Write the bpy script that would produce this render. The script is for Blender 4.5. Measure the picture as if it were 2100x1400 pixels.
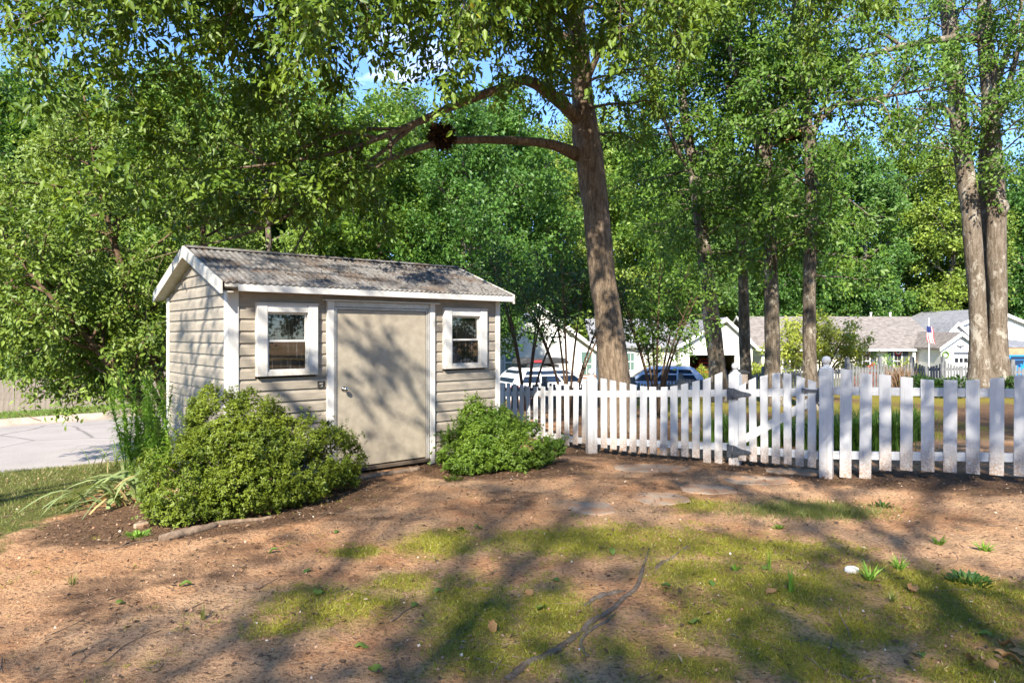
import bpy, bmesh, math, random
import numpy as np
from mathutils import Vector, Matrix

# ------------------------------------------------------------------ camera, sky, sun, exposure
scene = bpy.context.scene
for o in list(bpy.data.objects):
    bpy.data.objects.remove(o, do_unlink=True)
F = 1414.0 / 2100.0
EYE = 1.6
HORIZON = 684.0
cam_data = bpy.data.cameras.new("camera")
cam_data.sensor_width = 36.0
cam_data.lens = 36.0 * F
cam_data.shift_y = -16.0 / 2100.0
cam_data.clip_start = 0.1
cam_data.clip_end = 2000.0
cam = bpy.data.objects.new("camera", cam_data)
cam.location = (0, 0, EYE)
cam.rotation_euler = (math.radians(90), 0, 0)
scene.collection.objects.link(cam)
scene.camera = cam

SUN_EL = math.radians(37.0)
SUN_AZ = math.radians(192.0)          # measured clockwise from +Y: the sun stands behind the camera
sun_from = Vector((math.sin(SUN_AZ) * math.cos(SUN_EL), math.cos(SUN_AZ) * math.cos(SUN_EL), math.sin(SUN_EL)))
world = bpy.data.worlds.new("World")
scene.world = world
world.use_nodes = True
wn = world.node_tree
for n in list(wn.nodes):
    wn.nodes.remove(n)
w_out = wn.nodes.new("ShaderNodeOutputWorld")
w_bg = wn.nodes.new("ShaderNodeBackground")
w_sky = wn.nodes.new("ShaderNodeTexSky")
w_sky.sky_type = 'NISHITA'
w_sky.sun_disc = False
w_sky.sun_elevation = SUN_EL
w_sky.sun_rotation = SUN_AZ
w_sky.air_density = 0.75
w_sky.dust_density = 0.0
w_sky.ozone_density = 6.5
# thin scattered cumulus over the whole sky
w_tc = wn.nodes.new("ShaderNodeTexCoord")
w_map = wn.nodes.new("ShaderNodeMapping")
w_map.inputs['Scale'].default_value = (1.0, 1.0, 2.2)
w_noise = wn.nodes.new("ShaderNodeTexNoise")
w_noise.inputs['Scale'].default_value = 3.4
w_noise.inputs['Detail'].default_value = 7.0
w_noise.inputs['Roughness'].default_value = 0.55
w_ramp = wn.nodes.new("ShaderNodeMapRange")
w_ramp.inputs['From Min'].default_value = 0.63
w_ramp.inputs['From Max'].default_value = 0.74
w_ramp.inputs['To Max'].default_value = 0.8
w_mix = wn.nodes.new("ShaderNodeMix")
w_mix.data_type = 'RGBA'
w_mix.inputs['B'].default_value = (7.0, 7.2, 7.6, 1)
wn.links.new(w_tc.outputs['Generated'], w_map.inputs['Vector'])
wn.links.new(w_map.outputs['Vector'], w_noise.inputs['Vector'])
wn.links.new(w_noise.outputs['Fac'], w_ramp.inputs['Value'])
wn.links.new(w_ramp.outputs['Result'], w_mix.inputs['Factor'])
wn.links.new(w_sky.outputs['Color'], w_mix.inputs['A'])
wn.links.new(w_mix.outputs['Result'], w_bg.inputs['Color'])
w_bg.inputs['Strength'].default_value = 0.135
wn.links.new(w_bg.outputs['Background'], w_out.inputs['Surface'])

sun_data = bpy.data.lights.new("sun", 'SUN')
sun_data.energy = 4.2
sun_data.angle = math.radians(0.75)
sun_data.color = (1.0, 0.915, 0.78)
sun = bpy.data.objects.new("sun", sun_data)
sun.rotation_euler = sun_from.to_track_quat('Z', 'Y').to_euler()
sun.location = (0, -20, 20)
scene.collection.objects.link(sun)

scene.view_settings.view_transform = 'Standard'
scene.view_settings.look = 'None'
scene.view_settings.gamma = 1.0
scene.view_settings.use_curve_mapping = False
scene.view_settings.exposure = 1.65
scene.render.engine = 'CYCLES'
scene.cycles.use_denoising = True
scene.cycles.max_bounces = 6
scene.cycles.diffuse_bounces = 4
scene.cycles.transmission_bounces = 4
scene.cycles.caustics_reflective = False
scene.cycles.caustics_refractive = False

# ------------------------------------------------------------------ helpers
rg = np.random.default_rng(11)
random.seed(11)
ROOT = scene.collection.objects
FP = 1414.0

def at(px, py, Y):
    """world point seen at photo pixel (px, py) at depth Y"""
    return np.array([(px - 1050.0) / FP * Y, Y, EYE - (py - HORIZON) / FP * Y])

def gp(px, py, z=0.0):
    """ground point under photo pixel (px, py) for ground height z"""
    Y = (EYE - z) * FP / (py - HORIZON)
    return np.array([(px - 1050.0) / FP * Y, Y, z])

def S(a, b, x):
    t = np.clip((x - a) / (b - a), 0, 1)
    return t * t * (3 - 2 * t)

_tab = np.random.default_rng(5).random((256, 256))
def vnoise(x, y):
    xi = np.floor(x).astype(int); yi = np.floor(y).astype(int)
    fx = x - xi; fy = y - yi
    fx = fx * fx * (3 - 2 * fx); fy = fy * fy * (3 - 2 * fy)
    a = _tab[xi & 255, yi & 255]; b = _tab[(xi + 1) & 255, yi & 255]
    c = _tab[xi & 255, (yi + 1) & 255]; d = _tab[(xi + 1) & 255, (yi + 1) & 255]
    return (a * (1 - fx) + b * fx) * (1 - fy) + (c * (1 - fx) + d * fx) * fy
def fbm(x, y, oct=4, off=0.0):
    x = np.asarray(x, float) + off; y = np.asarray(y, float) - off * 0.7
    s = 0; a = 0.5; t = 0
    for k in range(oct):
        s = s + a * vnoise(x, y); t += a
        x = x * 2.03 + 17.3; y = y * 2.03 - 9.1; a *= 0.5
    return s / t

def tag(o, label=None, cat=None, group=None, kind=None):
    if label: o['label'] = label
    if cat: o['category'] = cat
    if group: o['group'] = group
    if kind: o['kind'] = kind
    return o

def empty(name, loc=(0, 0, 0), rz=0.0):
    o = bpy.data.objects.new(name, None)
    o.empty_display_size = 0.1
    o.location = tuple(loc); o.rotation_euler = (0, 0, rz)
    ROOT.link(o)
    return o

def thing(name, label, cat, loc=(0, 0, 0), rz=0.0, group=None):
    return tag(empty(name, loc, rz), label, cat, group)

def mesh_obj(name, me, parent=None, loc=(0, 0, 0), rot=(0, 0, 0)):
    o = bpy.data.objects.new(name, me)
    o.location = tuple(loc); o.rotation_euler = rot
    ROOT.link(o)
    if parent is not None:
        o.parent = parent
    return o

def copy_tree(o, parent=None):
    c = o.copy(); ROOT.link(c); c.parent = parent
    for ch in list(o.children):
        copy_tree(ch, c)
    return c

class MB:
    """collects shapes that become ONE mesh"""
    def __init__(s):
        s.v = []; s.f = []; s.m = []; s.mi = 0
    def add(s, vs, fs):
        b = len(s.v)
        s.v.extend([tuple(map(float, p)) for p in vs])
        for f in fs:
            s.f.append([i + b for i in f]); s.m.append(s.mi)
        return s
    def box(s, x0, x1, y0, y1, z0, z1, M=None):
        vs = [(x0, y0, z0), (x1, y0, z0), (x1, y1, z0), (x0, y1, z0), (x0, y0, z1), (x1, y0, z1), (x1, y1, z1), (x0, y1, z1)]
        if M is not None:
            vs = [tuple(M @ Vector(p)) for p in vs]
        return s.add(vs, [(0, 3, 2, 1), (4, 5, 6, 7), (0, 1, 5, 4), (1, 2, 6, 5), (2, 3, 7, 6), (3, 0, 4, 7)])
    def prism(s, poly, axis, a, b):
        """extrude a 2-D polygon along axis from a to b; the polygon is given in the two other axes (in order)"""
        n = len(poly)
        def P(p, t):
            if axis == 'x': return (t, p[0], p[1])
            if axis == 'y': return (p[0], t, p[1])
            return (p[0], p[1], t)
        vs = [P(p, a) for p in poly] + [P(p, b) for p in poly]
        fs = [tuple(range(n))[::-1], tuple(range(n, 2 * n))]
        for i in range(n):
            j = (i + 1) % n
            fs.append((i, j, n + j, n + i))
        return s.add(vs, fs)
    def tube(s, pts, rad, sides=6, cap=True, jit=0.0, squash=1.0):
        pts = np.asarray(pts, float); n = len(pts)
        rad = np.broadcast_to(np.asarray(rad, float), (n,))
        tan = np.gradient(pts, axis=0)
        tan /= np.linalg.norm(tan, axis=1)[:, None] + 1e-9
        ref = np.array([1.0, 0.13, 0.07]) if abs(tan[:, 0]).mean() < 0.8 else np.array([0.05, 0.1, 1.0])
        u = np.cross(tan, ref); u /= np.linalg.norm(u, axis=1)[:, None] + 1e-9
        w = np.cross(tan, u)
        ang = np.linspace(0, 2 * math.pi, sides, endpoint=False)
        r = rad[:, None] * np.ones((1, sides))
        if jit:
            k = np.arange(n)[:, None] * 0.55
            r = r * (1 + jit * (fbm(np.cos(ang)[None] * 1.7 + k * 0.7 + pts[0, 0], np.sin(ang)[None] * 1.7 + k * 0.35 + pts[0, 1], 3) - 0.5) * 2)
        V = pts[:, None, :] + r[:, :, None] * (np.cos(ang)[None, :, None] * u[:, None, :] + squash * np.sin(ang)[None, :, None] * w[:, None, :])
        fs = []
        for i in range(n - 1):
            for j in range(sides):
                k = (j + 1) % sides
                fs.append((i * sides + j, i * sides + k, (i + 1) * sides + k, (i + 1) * sides + j))
        if cap:
            fs.append(tuple(range(sides))[::-1]); fs.append(tuple(range((n - 1) * sides, n * sides)))
        return s.add(V.reshape(-1, 3), fs)
    def lathe(s, prof, c=(0, 0, 0), seg=16, axis='z'):
        n = len(prof); vs = []
        for r, h in prof:
            for k in range(seg):
                a = 2 * math.pi * k / seg
                p = (r * math.cos(a), r * math.sin(a), h)
                if axis == 'x': p = (h, p[0], p[1])
                if axis == 'y': p = (p[0], h, p[1])
                vs.append((p[0] + c[0], p[1] + c[1], p[2] + c[2]))
        fs = []
        for i in range(n - 1):
            for k in range(seg):
                j = (k + 1) % seg
                fs.append((i * seg + k, i * seg + j, (i + 1) * seg + j, (i + 1) * seg + k))
        fs.append(tuple(range(seg))[::-1]); fs.append(tuple(range((n - 1) * seg, n * seg)))
        return s.add(vs, fs)
    def mesh(s, name, mats, smooth=False, bevel=0.0):
        me = bpy.data.meshes.new(name)
        me.from_pydata(s.v, [], s.f)
        for m in (mats if isinstance(mats, (list, tuple)) else [mats]):
            me.materials.append(m)
        if any(s.m):
            me.polygons.foreach_set('material_index', s.m)
        bm = bmesh.new(); bm.from_mesh(me)
        bmesh.ops.recalc_face_normals(bm, faces=bm.faces)
        if bevel:
            bmesh.ops.bevel(bm, geom=[e for e in bm.edges if e.calc_face_angle(0) > 0.6], offset=bevel, segments=1, affect='EDGES', clamp_overlap=True)
        bm.to_mesh(me); bm.free()
        if smooth:
            me.polygons.foreach_set('use_smooth', [True] * len(me.polygons))
        me.update()
        return me
    def build(s, name, mats, parent=None, smooth=False, bevel=0.0, loc=(0, 0, 0), rot=(0, 0, 0)):
        return mesh_obj(name, s.mesh(name, mats, smooth, bevel), parent, loc, rot)

def box_part(name, m, parent, x0, x1, y0, y1, z0, z1, bevel=0.003, loc=(0, 0, 0), rot=(0, 0, 0)):
    return MB().box(x0, x1, y0, y1, z0, z1).build(name, m, parent, bevel=bevel, loc=loc, rot=rot)

def bar_mesh(mb, p, q, w, t, up=(0, 0, 1)):
    """box from p to q, w wide (horizontal), t thick (towards up)"""
    p = Vector(p); q = Vector(q); x = (q - p).normalized(); u = Vector(up)
    y = u.cross(x).normalized(); z = x.cross(y)
    M = Matrix((x, y, z)).transposed().to_4x4(); M.translation = p
    return mb.box(0, (q - p).length, -w / 2, w / 2, -t / 2, t / 2, M)

def spline(pts, n):
    """Catmull-Rom resampling of rows of any width"""
    P = np.asarray(pts, float)
    P = np.vstack([2 * P[0] - P[1], P, 2 * P[-1] - P[-2]])
    m = len(P) - 3
    out = []
    for t in np.linspace(0, m - 1e-6, n):
        i = int(t); f = t - i
        a, b, c, d = P[i], P[i + 1], P[i + 2], P[i + 3]
        out.append(0.5 * ((2 * b) + (-a + c) * f + (2 * a - 5 * b + 4 * c - d) * f * f + (-a + 3 * b - 3 * c + d) * f ** 3))
    return np.array(out)

# ------------------------------------------------------------------ leaf clouds
TEMPL = {
    'diamond': ([(0, 0, 0), (.45, -.5, .07), (1, 0, -.08), (.45, .5, .07)], [(0, 1, 2), (0, 2, 3)]),
    'ovate': ([(0, 0, 0), (.28, -.44, .05), (.68, -.36, .03), (1, 0, -.12), (.68, .36, .03), (.28, .44, .05)], [(0, 1, 2), (0, 2, 3), (0, 3, 4), (0, 4, 5)]),
    'oak': ([(0, 0, 0), (.30, -.34, .04), (.44, -.20, .02), (.68, -.5, .04), (1, 0, -.12), (.68, .5, .04), (.44, .20, .02), (.30, .34, .04)],
            [(0, 1, 2), (0, 2, 6), (0, 6, 7), (2, 3, 4), (2, 4, 6), (6, 4, 5)]),
    'blade': ([(0, -.5, 0), (0, .5, 0), (.5, .38, .10), (.5, -.38, .10), (1, 0, .0)], [(0, 1, 2), (0, 2, 3), (3, 2, 4)]),
    'clod': ([(0, 0, 0), (.5, -.5, -.1), (1, 0, 0), (.5, .5, -.1), (.45, .05, .45)], [(0, 1, 4), (1, 2, 4), (2, 3, 4), (3, 0, 4)]),
    'tri': ([(0, -.5, 0), (0, .5, 0), (1, 0, 0)], [(0, 1, 2)]),
    'strap': ([(0, -.5, 0), (0, .5, 0), (.3, .5, .12), (.3, -.5, .12), (.6, .42, .13), (.6, -.42, .13), (1, 0, -.08)], [(0, 1, 2), (0, 2, 3), (3, 2, 4), (3, 4, 5), (5, 4, 6)]),
}
def unit(a):
    return a / (np.linalg.norm(a, axis=-1, keepdims=True) + 1e-9)

def leaf_mesh(name, m, P, D, N, L, W, tmpl='diamond', rnd=None):
    T, Fc = TEMPL[tmpl]
    T = np.array(T); Fc = np.array(Fc)
    n = len(P); k = len(T)
    D = unit(D); Sd = unit(np.cross(D, N)); N = np.cross(Sd, D)
    L = np.broadcast_to(L, (n,)); W = np.broadcast_to(W, (n,))
    V = (P[:, None, :] + (T[None, :, 0] * L[:, None])[:, :, None] * D[:, None, :]
         + (T[None, :, 1] * W[:, None])[:, :, None] * Sd[:, None, :]
         + (T[None, :, 2] * L[:, None])[:, :, None] * N[:, None, :]).reshape(-1, 3)
    idx = (Fc[None] + (np.arange(n) * k)[:, None, None]).reshape(-1)
    nf = n * len(Fc)
    me = bpy.data.meshes.new(name)
    me.vertices.add(n * k); me.vertices.foreach_set('co', V.astype(np.float32).ravel())
    me.loops.add(nf * 3); me.loops.foreach_set('vertex_index', idx.astype(np.int32))
    me.polygons.add(nf)
    me.polygons.foreach_set('loop_start', (np.arange(nf) * 3).astype(np.int32))
    me.materials.append(m)
    me.update(calc_edges=True)
    if rnd is None:
        rnd = np.random.default_rng(n).random(n)
    a = me.attributes.new('rnd', 'FLOAT', 'FACE')
    a.data.foreach_set('value', np.repeat(rnd, len(Fc)).astype(np.float32))
    return me

def twig_leaves(r, T0, T1, per, L, wl, droop=0.25, spread=0.05, up=0.9, lvar=0.45):
    """leaves along twigs: returns P, D, N, L, W, rnd"""
    n = len(T0)
    tw = np.repeat(np.arange(n), per)
    m = len(tw)
    t = r.random(m) ** 0.75
    ax = unit(T1 - T0)[tw]
    P = T0[tw] + (T1 - T0)[tw] * t[:, None] + r.normal(0, spread, (m, 3))
    D = unit(ax * 0.55 + r.normal(0, 0.62, (m, 3)) + np.array([0, 0, -droop]))
    N = unit(r.normal(0, 0.5, (m, 3)) + np.array([0, -0.55, up]))
    ln = L * (1 + lvar * (r.random(m) - 0.5) * 2)
    clump = r.random(n)[tw]
    rnd = np.clip(0.55 * clump + 0.45 * r.random(m), 0, 1)
    return P, D, N, ln, ln * wl, rnd

# ------------------------------------------------------------------ branching
def wander(r, p, d, L, n, wob, trop):
    pts = [np.array(p, float)]; d = np.array(d, float)
    for i in range(n):
        d = unit(d + r.normal(0, wob, 3) + np.array([0, 0, trop]))
        pts.append(pts[-1] + d * L / n)
    return np.array(pts)

def side_branches(r, path, rad, spec, tubes, twigs, lvl=0):
    """spec: list of levels dict(sp spacing, len, ang, bias, wob, trop, t0)"""
    sp = spec[lvl]
    seg = np.linalg.norm(np.diff(path, axis=0), axis=1)
    tot = seg.sum(); cum = np.concatenate([[0], np.cumsum(seg)])
    s = tot * sp.get('t0', 0.2) + r.random() * sp['sp']
    az = r.random() * 6.28
    while s < tot:
        i = min(np.searchsorted(cum, s) - 1, len(seg) - 1); i = max(i, 0)
        f = (s - cum[i]) / seg[i]
        p = path[i] + (path[i + 1] - path[i]) * f
        tan = unit(path[i + 1] - path[i])
        t = s / tot
        pr = rad[i] + (rad[i + 1] - rad[i]) * f
        az += 2.4 + r.normal(0, 0.5)
        ref = np.array([0, 0, 1.0]) if abs(tan[2]) < 0.9 else np.array([1.0, 0, 0])
        u = unit(np.cross(tan, ref)); w = np.cross(tan, u)
        an = math.radians(sp['ang']) * r.uniform(0.75, 1.25)
        d = math.cos(an) * tan + math.sin(an) * (math.cos(az) * u + math.sin(az) * w)
        d = unit(d + np.array(sp.get('bias', (0, 0, 0))))
        L = r.uniform(*sp['len']) * (1 - sp.get('taper', 0.4) * t)
        n = sp.get('n', 4)
        bp = wander(r, p, d, L, n, sp.get('wob', 0.15), sp.get('trop', 0.0))
        r0 = min(pr * 0.7, sp.get('rmax', 0.05)); br = np.linspace(r0, r0 * 0.35, n + 1)
        if lvl + 1 < len(spec):
            tubes.append((bp, br, 5 if lvl == 0 else 4))
            side_branches(r, bp, br, spec, tubes, twigs, lvl + 1)
            twigs.append((bp[-2], bp[-1]))
        else:
            if sp.get('show', True):
                tubes.append((bp, br, 3))
            twigs.append((bp[0] + (bp[-1] - bp[0]) * 0.15, bp[-1]))
        s += sp['sp'] * r.uniform(0.7, 1.3)

def branch_obj(name, tubes, m, parent):
    mb = MB()
    for p, r_, sd in tubes:
        mb.tube(p, r_, sd, cap=False)
    o = mb.build(name, m, parent, smooth=True)
    o['kind'] = 'stuff'
    return o

def crown_obj(r, twigs, m, parent, per, L, wl, tmpl, off=None, name='crown', **kw):
    T0 = np.array([a for a, b in twigs]); T1 = np.array([b for a, b in twigs])
    P, D, N, ln, W, rn = twig_leaves(r, T0, T1, per, L, wl, **kw)
    me = leaf_mesh(name, m, P, D, N, ln, W, tmpl, rn)
    o = mesh_obj(name, me, parent)
    o['kind'] = 'stuff'
    return o
# ------------------------------------------------------------------ materials
def nodes_of(name):
    m = bpy.data.materials.new(name); m.use_nodes = True
    nt = m.node_tree
    b = nt.nodes['Principled BSDF']
    return m, nt, b
def nn(nt, t, **kw):
    n = nt.nodes.new(t)
    for k, v in kw.items():
        if k in n.inputs.keys(): n.inputs[k].default_value = v
        else: setattr(n, k, v)
    return n
def lk(nt, a, b): nt.links.new(a, b)
def c4(c): return (c[0], c[1], c[2], 1.0)
def coords(nt, scale=(1, 1, 1), kind='Object'):
    t = nn(nt, 'ShaderNodeTexCoord'); mp = nn(nt, 'ShaderNodeMapping'); mp.inputs['Scale'].default_value = scale
    lk(nt, t.outputs[kind], mp.inputs['Vector'])
    return mp.outputs['Vector']
def noise(nt, vec, scale, detail=4, rough=.55, dist=0.0):
    n = nn(nt, 'ShaderNodeTexNoise'); n.inputs['Scale'].default_value = scale; n.inputs['Detail'].default_value = detail
    n.inputs['Roughness'].default_value = rough; n.inputs['Distortion'].default_value = dist
    if vec is not None: lk(nt, vec, n.inputs['Vector'])
    return n.outputs['Fac']
def mrange(nt, val, a, b, lo=0.0, hi=1.0):
    n = nn(nt, 'ShaderNodeMapRange'); n.inputs['From Min'].default_value = a; n.inputs['From Max'].default_value = b
    n.inputs['To Min'].default_value = lo; n.inputs['To Max'].default_value = hi
    lk(nt, val, n.inputs['Value']); return n.outputs['Result']
def mix(nt, fac, a, b, blend='MIX'):
    n = nn(nt, 'ShaderNodeMix'); n.data_type = 'RGBA'; n.blend_type = blend
    for s, v in (('A', a), ('B', b)):
        if isinstance(v, (tuple, list)): n.inputs[s].default_value = c4(v)
        else: lk(nt, v, n.inputs[s])
    if isinstance(fac, (int, float)): n.inputs['Factor'].default_value = fac
    else: lk(nt, fac, n.inputs['Factor'])
    return n.outputs['Result']
def math_(nt, op, a, b=None):
    n = nn(nt, 'ShaderNodeMath', operation=op)
    for i, v in enumerate((a, b)):
        if v is None: continue
        if isinstance(v, (int, float)): n.inputs[i].default_value = v
        else: lk(nt, v, n.inputs[i])
    return n.outputs[0]
def bump(nt, b, h, strength=.4, dist=.01):
    n = nn(nt, 'ShaderNodeBump'); n.inputs['Strength'].default_value = strength; n.inputs['Distance'].default_value = dist
    lk(nt, h, n.inputs['Height']); lk(nt, n.outputs['Normal'], b.inputs['Normal'])
def attr(nt, name):
    n = nn(nt, 'ShaderNodeAttribute'); n.attribute_name = name; return n.outputs['Fac']
def setb(b, rough=.7, spec=.3, metal=0.0):
    b.inputs['Roughness'].default_value = rough
    b.inputs['Specular IOR Level'].default_value = spec
    b.inputs['Metallic'].default_value = metal

def mat_mottled(name, a, c, scale=6, rough=.75, spec=.25, lo=.35, hi=.65, grain=None, bmp=.25, bdist=.004, stretch=(1, 1, 1), metal=0.0):
    """two tones of one material, mixed by noise, with fine grain"""
    m, nt, b = nodes_of(name); setb(b, rough, spec, metal)
    v = coords(nt, stretch)
    n1 = noise(nt, v, scale, 5, .6)
    n2 = noise(nt, v, scale * 9, 3, .6)
    col = mix(nt, mrange(nt, n1, lo, hi), a, c)
    g = mrange(nt, n2, .3, .7, .82, 1.12)
    comb = nn(nt, 'ShaderNodeCombineColor'); [lk(nt, g, comb.inputs[i]) for i in range(3)]
    col = mix(nt, 1.0, col, comb.outputs[0], 'MULTIPLY')
    lk(nt, col, b.inputs['Base Color'])
    if bmp: bump(nt, b, n2, bmp, bdist)
    return m

def mat_leaf(name, dark, light, hot=None, hotat=.93, transl=.32, rough=.45, spec=.35, vary=0.0):
    m, nt, b = nodes_of(name); setb(b, rough, spec)
    r_ = attr(nt, 'rnd')
    col = mix(nt, mrange(nt, r_, .1, .9), dark, light)
    big = noise(nt, coords(nt, (1, 1, 1)), .55, 3)
    col = mix(nt, mrange(nt, big, .35, .65, 0, .45), col, mix(nt, .5, dark, light))
    oi = nn(nt, 'ShaderNodeObjectInfo').outputs['Random']
    col = mix(nt, mrange(nt, oi, 0, 1, 0, vary), col, mix(nt, 1.0, col, (.48, .66, .85), 'MULTIPLY'))
    col = mix(nt, mrange(nt, math_(nt, 'FRACT', math_(nt, 'MULTIPLY', oi, 7.31)), .45, 1, 0, vary), col, mix(nt, 1.0, col, (1.45, 1.18, .85), 'MULTIPLY'))
    if hot is not None:
        col = mix(nt, mrange(nt, r_, hotat, min(1, hotat + .06)), col, hot)
    lk(nt, col, b.inputs['Base Color'])
    tr = nn(nt, 'ShaderNodeBsdfTranslucent')
    warm = mix(nt, 1.0, col, (1.25, 1.2, .55), 'MULTIPLY')
    lk(nt, warm, tr.inputs['Color'])
    ms = nn(nt, 'ShaderNodeMixShader'); ms.inputs[0].default_value = transl
    lk(nt, b.outputs[0], ms.inputs[1]); lk(nt, tr.outputs[0], ms.inputs[2])
    lk(nt, ms.outputs[0], nt.nodes['Material Output'].inputs['Surface'])
    return m

def mat_bark(name, dark, light, lichen, lich=.62, vs=9, cut=(.42, .6)):
    m, nt, b = nodes_of(name); setb(b, .9, .15)
    v = coords(nt, (1, 1, .24)); v2 = coords(nt, (1, 1, .6))
    ridge = noise(nt, v, vs * 2.2, 6, .65, .6)
    fine = noise(nt, v2, 40, 4, .6)
    col = mix(nt, mrange(nt, ridge, cut[0], cut[1]), dark, light)
    col = mix(nt, mrange(nt, noise(nt, v2, 3.2, 6, .7), lich, lich + .08), col, lichen)
    rings = noise(nt, coords(nt, (.35, .35, 5)), 4, 4, .6)
    col = mix(nt, mrange(nt, rings, .66, .74, 0, .5), col, lichen)
    g = mrange(nt, fine, .3, .7, .75, 1.15)
    comb = nn(nt, 'ShaderNodeCombineColor'); [lk(nt, g, comb.inputs[i]) for i in range(3)]
    col = mix(nt, 1.0, col, comb.outputs[0], 'MULTIPLY')
    lk(nt, col, b.inputs['Base Color'])
    h = math_(nt, 'ADD', ridge, math_(nt, 'MULTIPLY', fine, .35))
    bump(nt, b, h, .9, .035)
    return m

def mat_paint_dirty(name, white, mud, top=.22, fade=.18, streak=.5, rough=.6, grime=(.42, .40, .36)):
    """white boards with mud splashed up from the ground end, object z measured from each board's foot"""
    m, nt, b = nodes_of(name); setb(b, rough, .3)
    t = nn(nt, 'ShaderNodeTexCoord'); sep = nn(nt, 'ShaderNodeSeparateXYZ'); lk(nt, t.outputs['Object'], sep.inputs[0])
    gn = nn(nt, 'ShaderNodeNewGeometry')
    n1 = noise(nt, gn.outputs['Position'], 9, 5, .65)
    n2 = noise(nt, gn.outputs['Position'], 55, 3, .7)
    hz = math_(nt, 'SUBTRACT', sep.outputs['Z'], math_(nt, 'MULTIPLY', math_(nt, 'SUBTRACT', n1, .5), .35))
    k = mrange(nt, hz, top - fade, top + fade * .4, 1, 0)
    k = math_(nt, 'MULTIPLY', k, mrange(nt, n2, .35, .60, .22, .95))
    st = noise(nt, coords(nt, (14, 14, .8)), 3.0, 4, .6)
    col = mix(nt, mrange(nt, st, .52, .78, 0, streak), white, grime)
    col = mix(nt, k, col, mud)
    spk = mrange(nt, n2, .70, .76, 0, .5)
    col = mix(nt, spk, col, grime)
    lk(nt, col, b.inputs['Base Color'])
    bump(nt, b, st, .25, .004)
    return m

MT = {}
MT['siding'] = mat_mottled('vinyl_siding', (.268, .234, .188), (.315, .277, .225), 1.6, .55, .3, bmp=.06, stretch=(.5, .5, 1.5))
MT['trim'] = mat_paint_dirty('shed_trim', (.56, .55, .525), (.34, .27, .19), .10, .2, .6)
MT['fascia'] = mat_mottled('fascia_paint', (.54, .52, .47), (.40, .365, .30), 5, .6, .3, .45, .8, stretch=(1, 1, .5), bmp=.1)
MT['door'] = mat_mottled('door_skin', (.34, .30, .235), (.305, .265, .205), 1.1, .5, .35, .35, .8, bmp=.12)
MT['alum'] = mat_mottled('aluminium_frame', (.50, .49, .47), (.40, .385, .36), 8, .38, .5, metal=.55, bmp=.05)
MT['knob'] = mat_mottled('nickel', (.6, .58, .55), (.5, .48, .45), 20, .22, .5, metal=1.0, bmp=0)
MT['timber_dark'] = mat_mottled('dark_timber', (.07, .055, .042), (.14, .11, .085), 12, .9, .1, stretch=(.2, 1, 1), bmp=.5)
MT['plate'] = mat_mottled('dark_plate', (.03, .028, .025), (.05, .046, .04), 30, .5, .3)
MT['plate_mark'] = mat_mottled('pale_print', (.6, .58, .52), (.5, .48, .42), 30, .5, .3)
MT['interior'] = mat_mottled('bare_stud_wall', (.035, .028, .022), (.06, .048, .037), 5, .9, .1)
MT['fence_white'] = mat_paint_dirty('fence_white', (.575, .58, .59), (.29, .175, .10), .27, .26, .7, grime=(.36, .36, .32))
MT['fence_plain'] = mat_mottled('fence_rail_white', (.575, .58, .59), (.46, .47, .49), 5, .6, .3, .45, .8, stretch=(.3, 1, 1), bmp=.1)
MT['fence_grey'] = mat_mottled('weathered_picket', (.115, .125, .135), (.20, .21, .22), 14, .85, .15, stretch=(1, 1, .2))
MT['iron'] = mat_mottled('galvanised_hinge', (.16, .17, .19), (.075, .08, .09), 40, .5, .4, metal=.6)
MT['board_old'] = mat_mottled('privacy_board', (.36, .30, .25), (.24, .20, .17), 7, .9, .1, stretch=(1, 1, .15), bmp=.3)
MT['concrete'] = mat_mottled('kerb_concrete', (.44, .36, .29), (.33, .26, .20), 3, .9, .15, bmp=.4)
MT['stone'] = mat_mottled('stepping_stone', (.34, .27, .20), (.36, .20, .115), 4.5, .95, .1, .42, .62, bmp=.7, bdist=.01)
MT['white_stone'] = mat_mottled('white_stone', (.66, .65, .62), (.5, .49, .46), 9, .8, .2)
MT['root'] = mat_mottled('root_bark', (.23, .185, .145), (.11, .082, .06), 14, .9, .1, bmp=.9, bdist=.01, stretch=(1, 1, 3))
MT['stick'] = mat_mottled('dry_stick', (.27, .20, .145), (.16, .11, .075), 25, .9, .1, bmp=.4)
MT['nest'] = mat_mottled('dry_nest', (.10, .065, .04), (.045, .03, .02), 20, .95, .05)
MT['nest_leaf'] = mat_mottled('dead_leaf', (.42, .24, .10), (.28, .15, .065), 9, .8, .1)

MT['oak_leaf'] = mat_leaf('oak_leaf', (.045, .105, .015), (.190, .275, .028), (.44, .42, .04), .94)
MT['left_leaf'] = mat_leaf('streetside_leaf', (.072, .135, .020), (.225, .310, .050), (.40, .38, .06), .96)
MT['mid_leaf'] = mat_leaf('slender_tree_leaf', (.045, .115, .016), (.150, .255, .034))
MT['forest_leaf'] = mat_leaf('wood_leaf', (.050, .125, .020), (.215, .340, .050), vary=.95)
MT['forest_leaf2'] = mat_leaf('wood_leaf_pale', (.085, .165, .028), (.290, .390, .070), vary=.95)
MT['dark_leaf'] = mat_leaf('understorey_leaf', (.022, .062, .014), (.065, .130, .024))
MT['azalea'] = mat_leaf('azalea_leaf', (.070, .120, .012), (.255, .310, .034), (.40, .38, .05), .94, .3)
MT['azalea2'] = mat_leaf('azalea_leaf_fresh', (.060, .130, .012), (.210, .310, .040), (.34, .38, .05), .95, .3)
MT['crape'] = mat_leaf('garden_tree_leaf', (.16, .22, .025), (.42, .46, .07))
MT['weed'] = mat_leaf('tall_weed_leaf', (.11, .24, .025), (.26, .42, .065))
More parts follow.
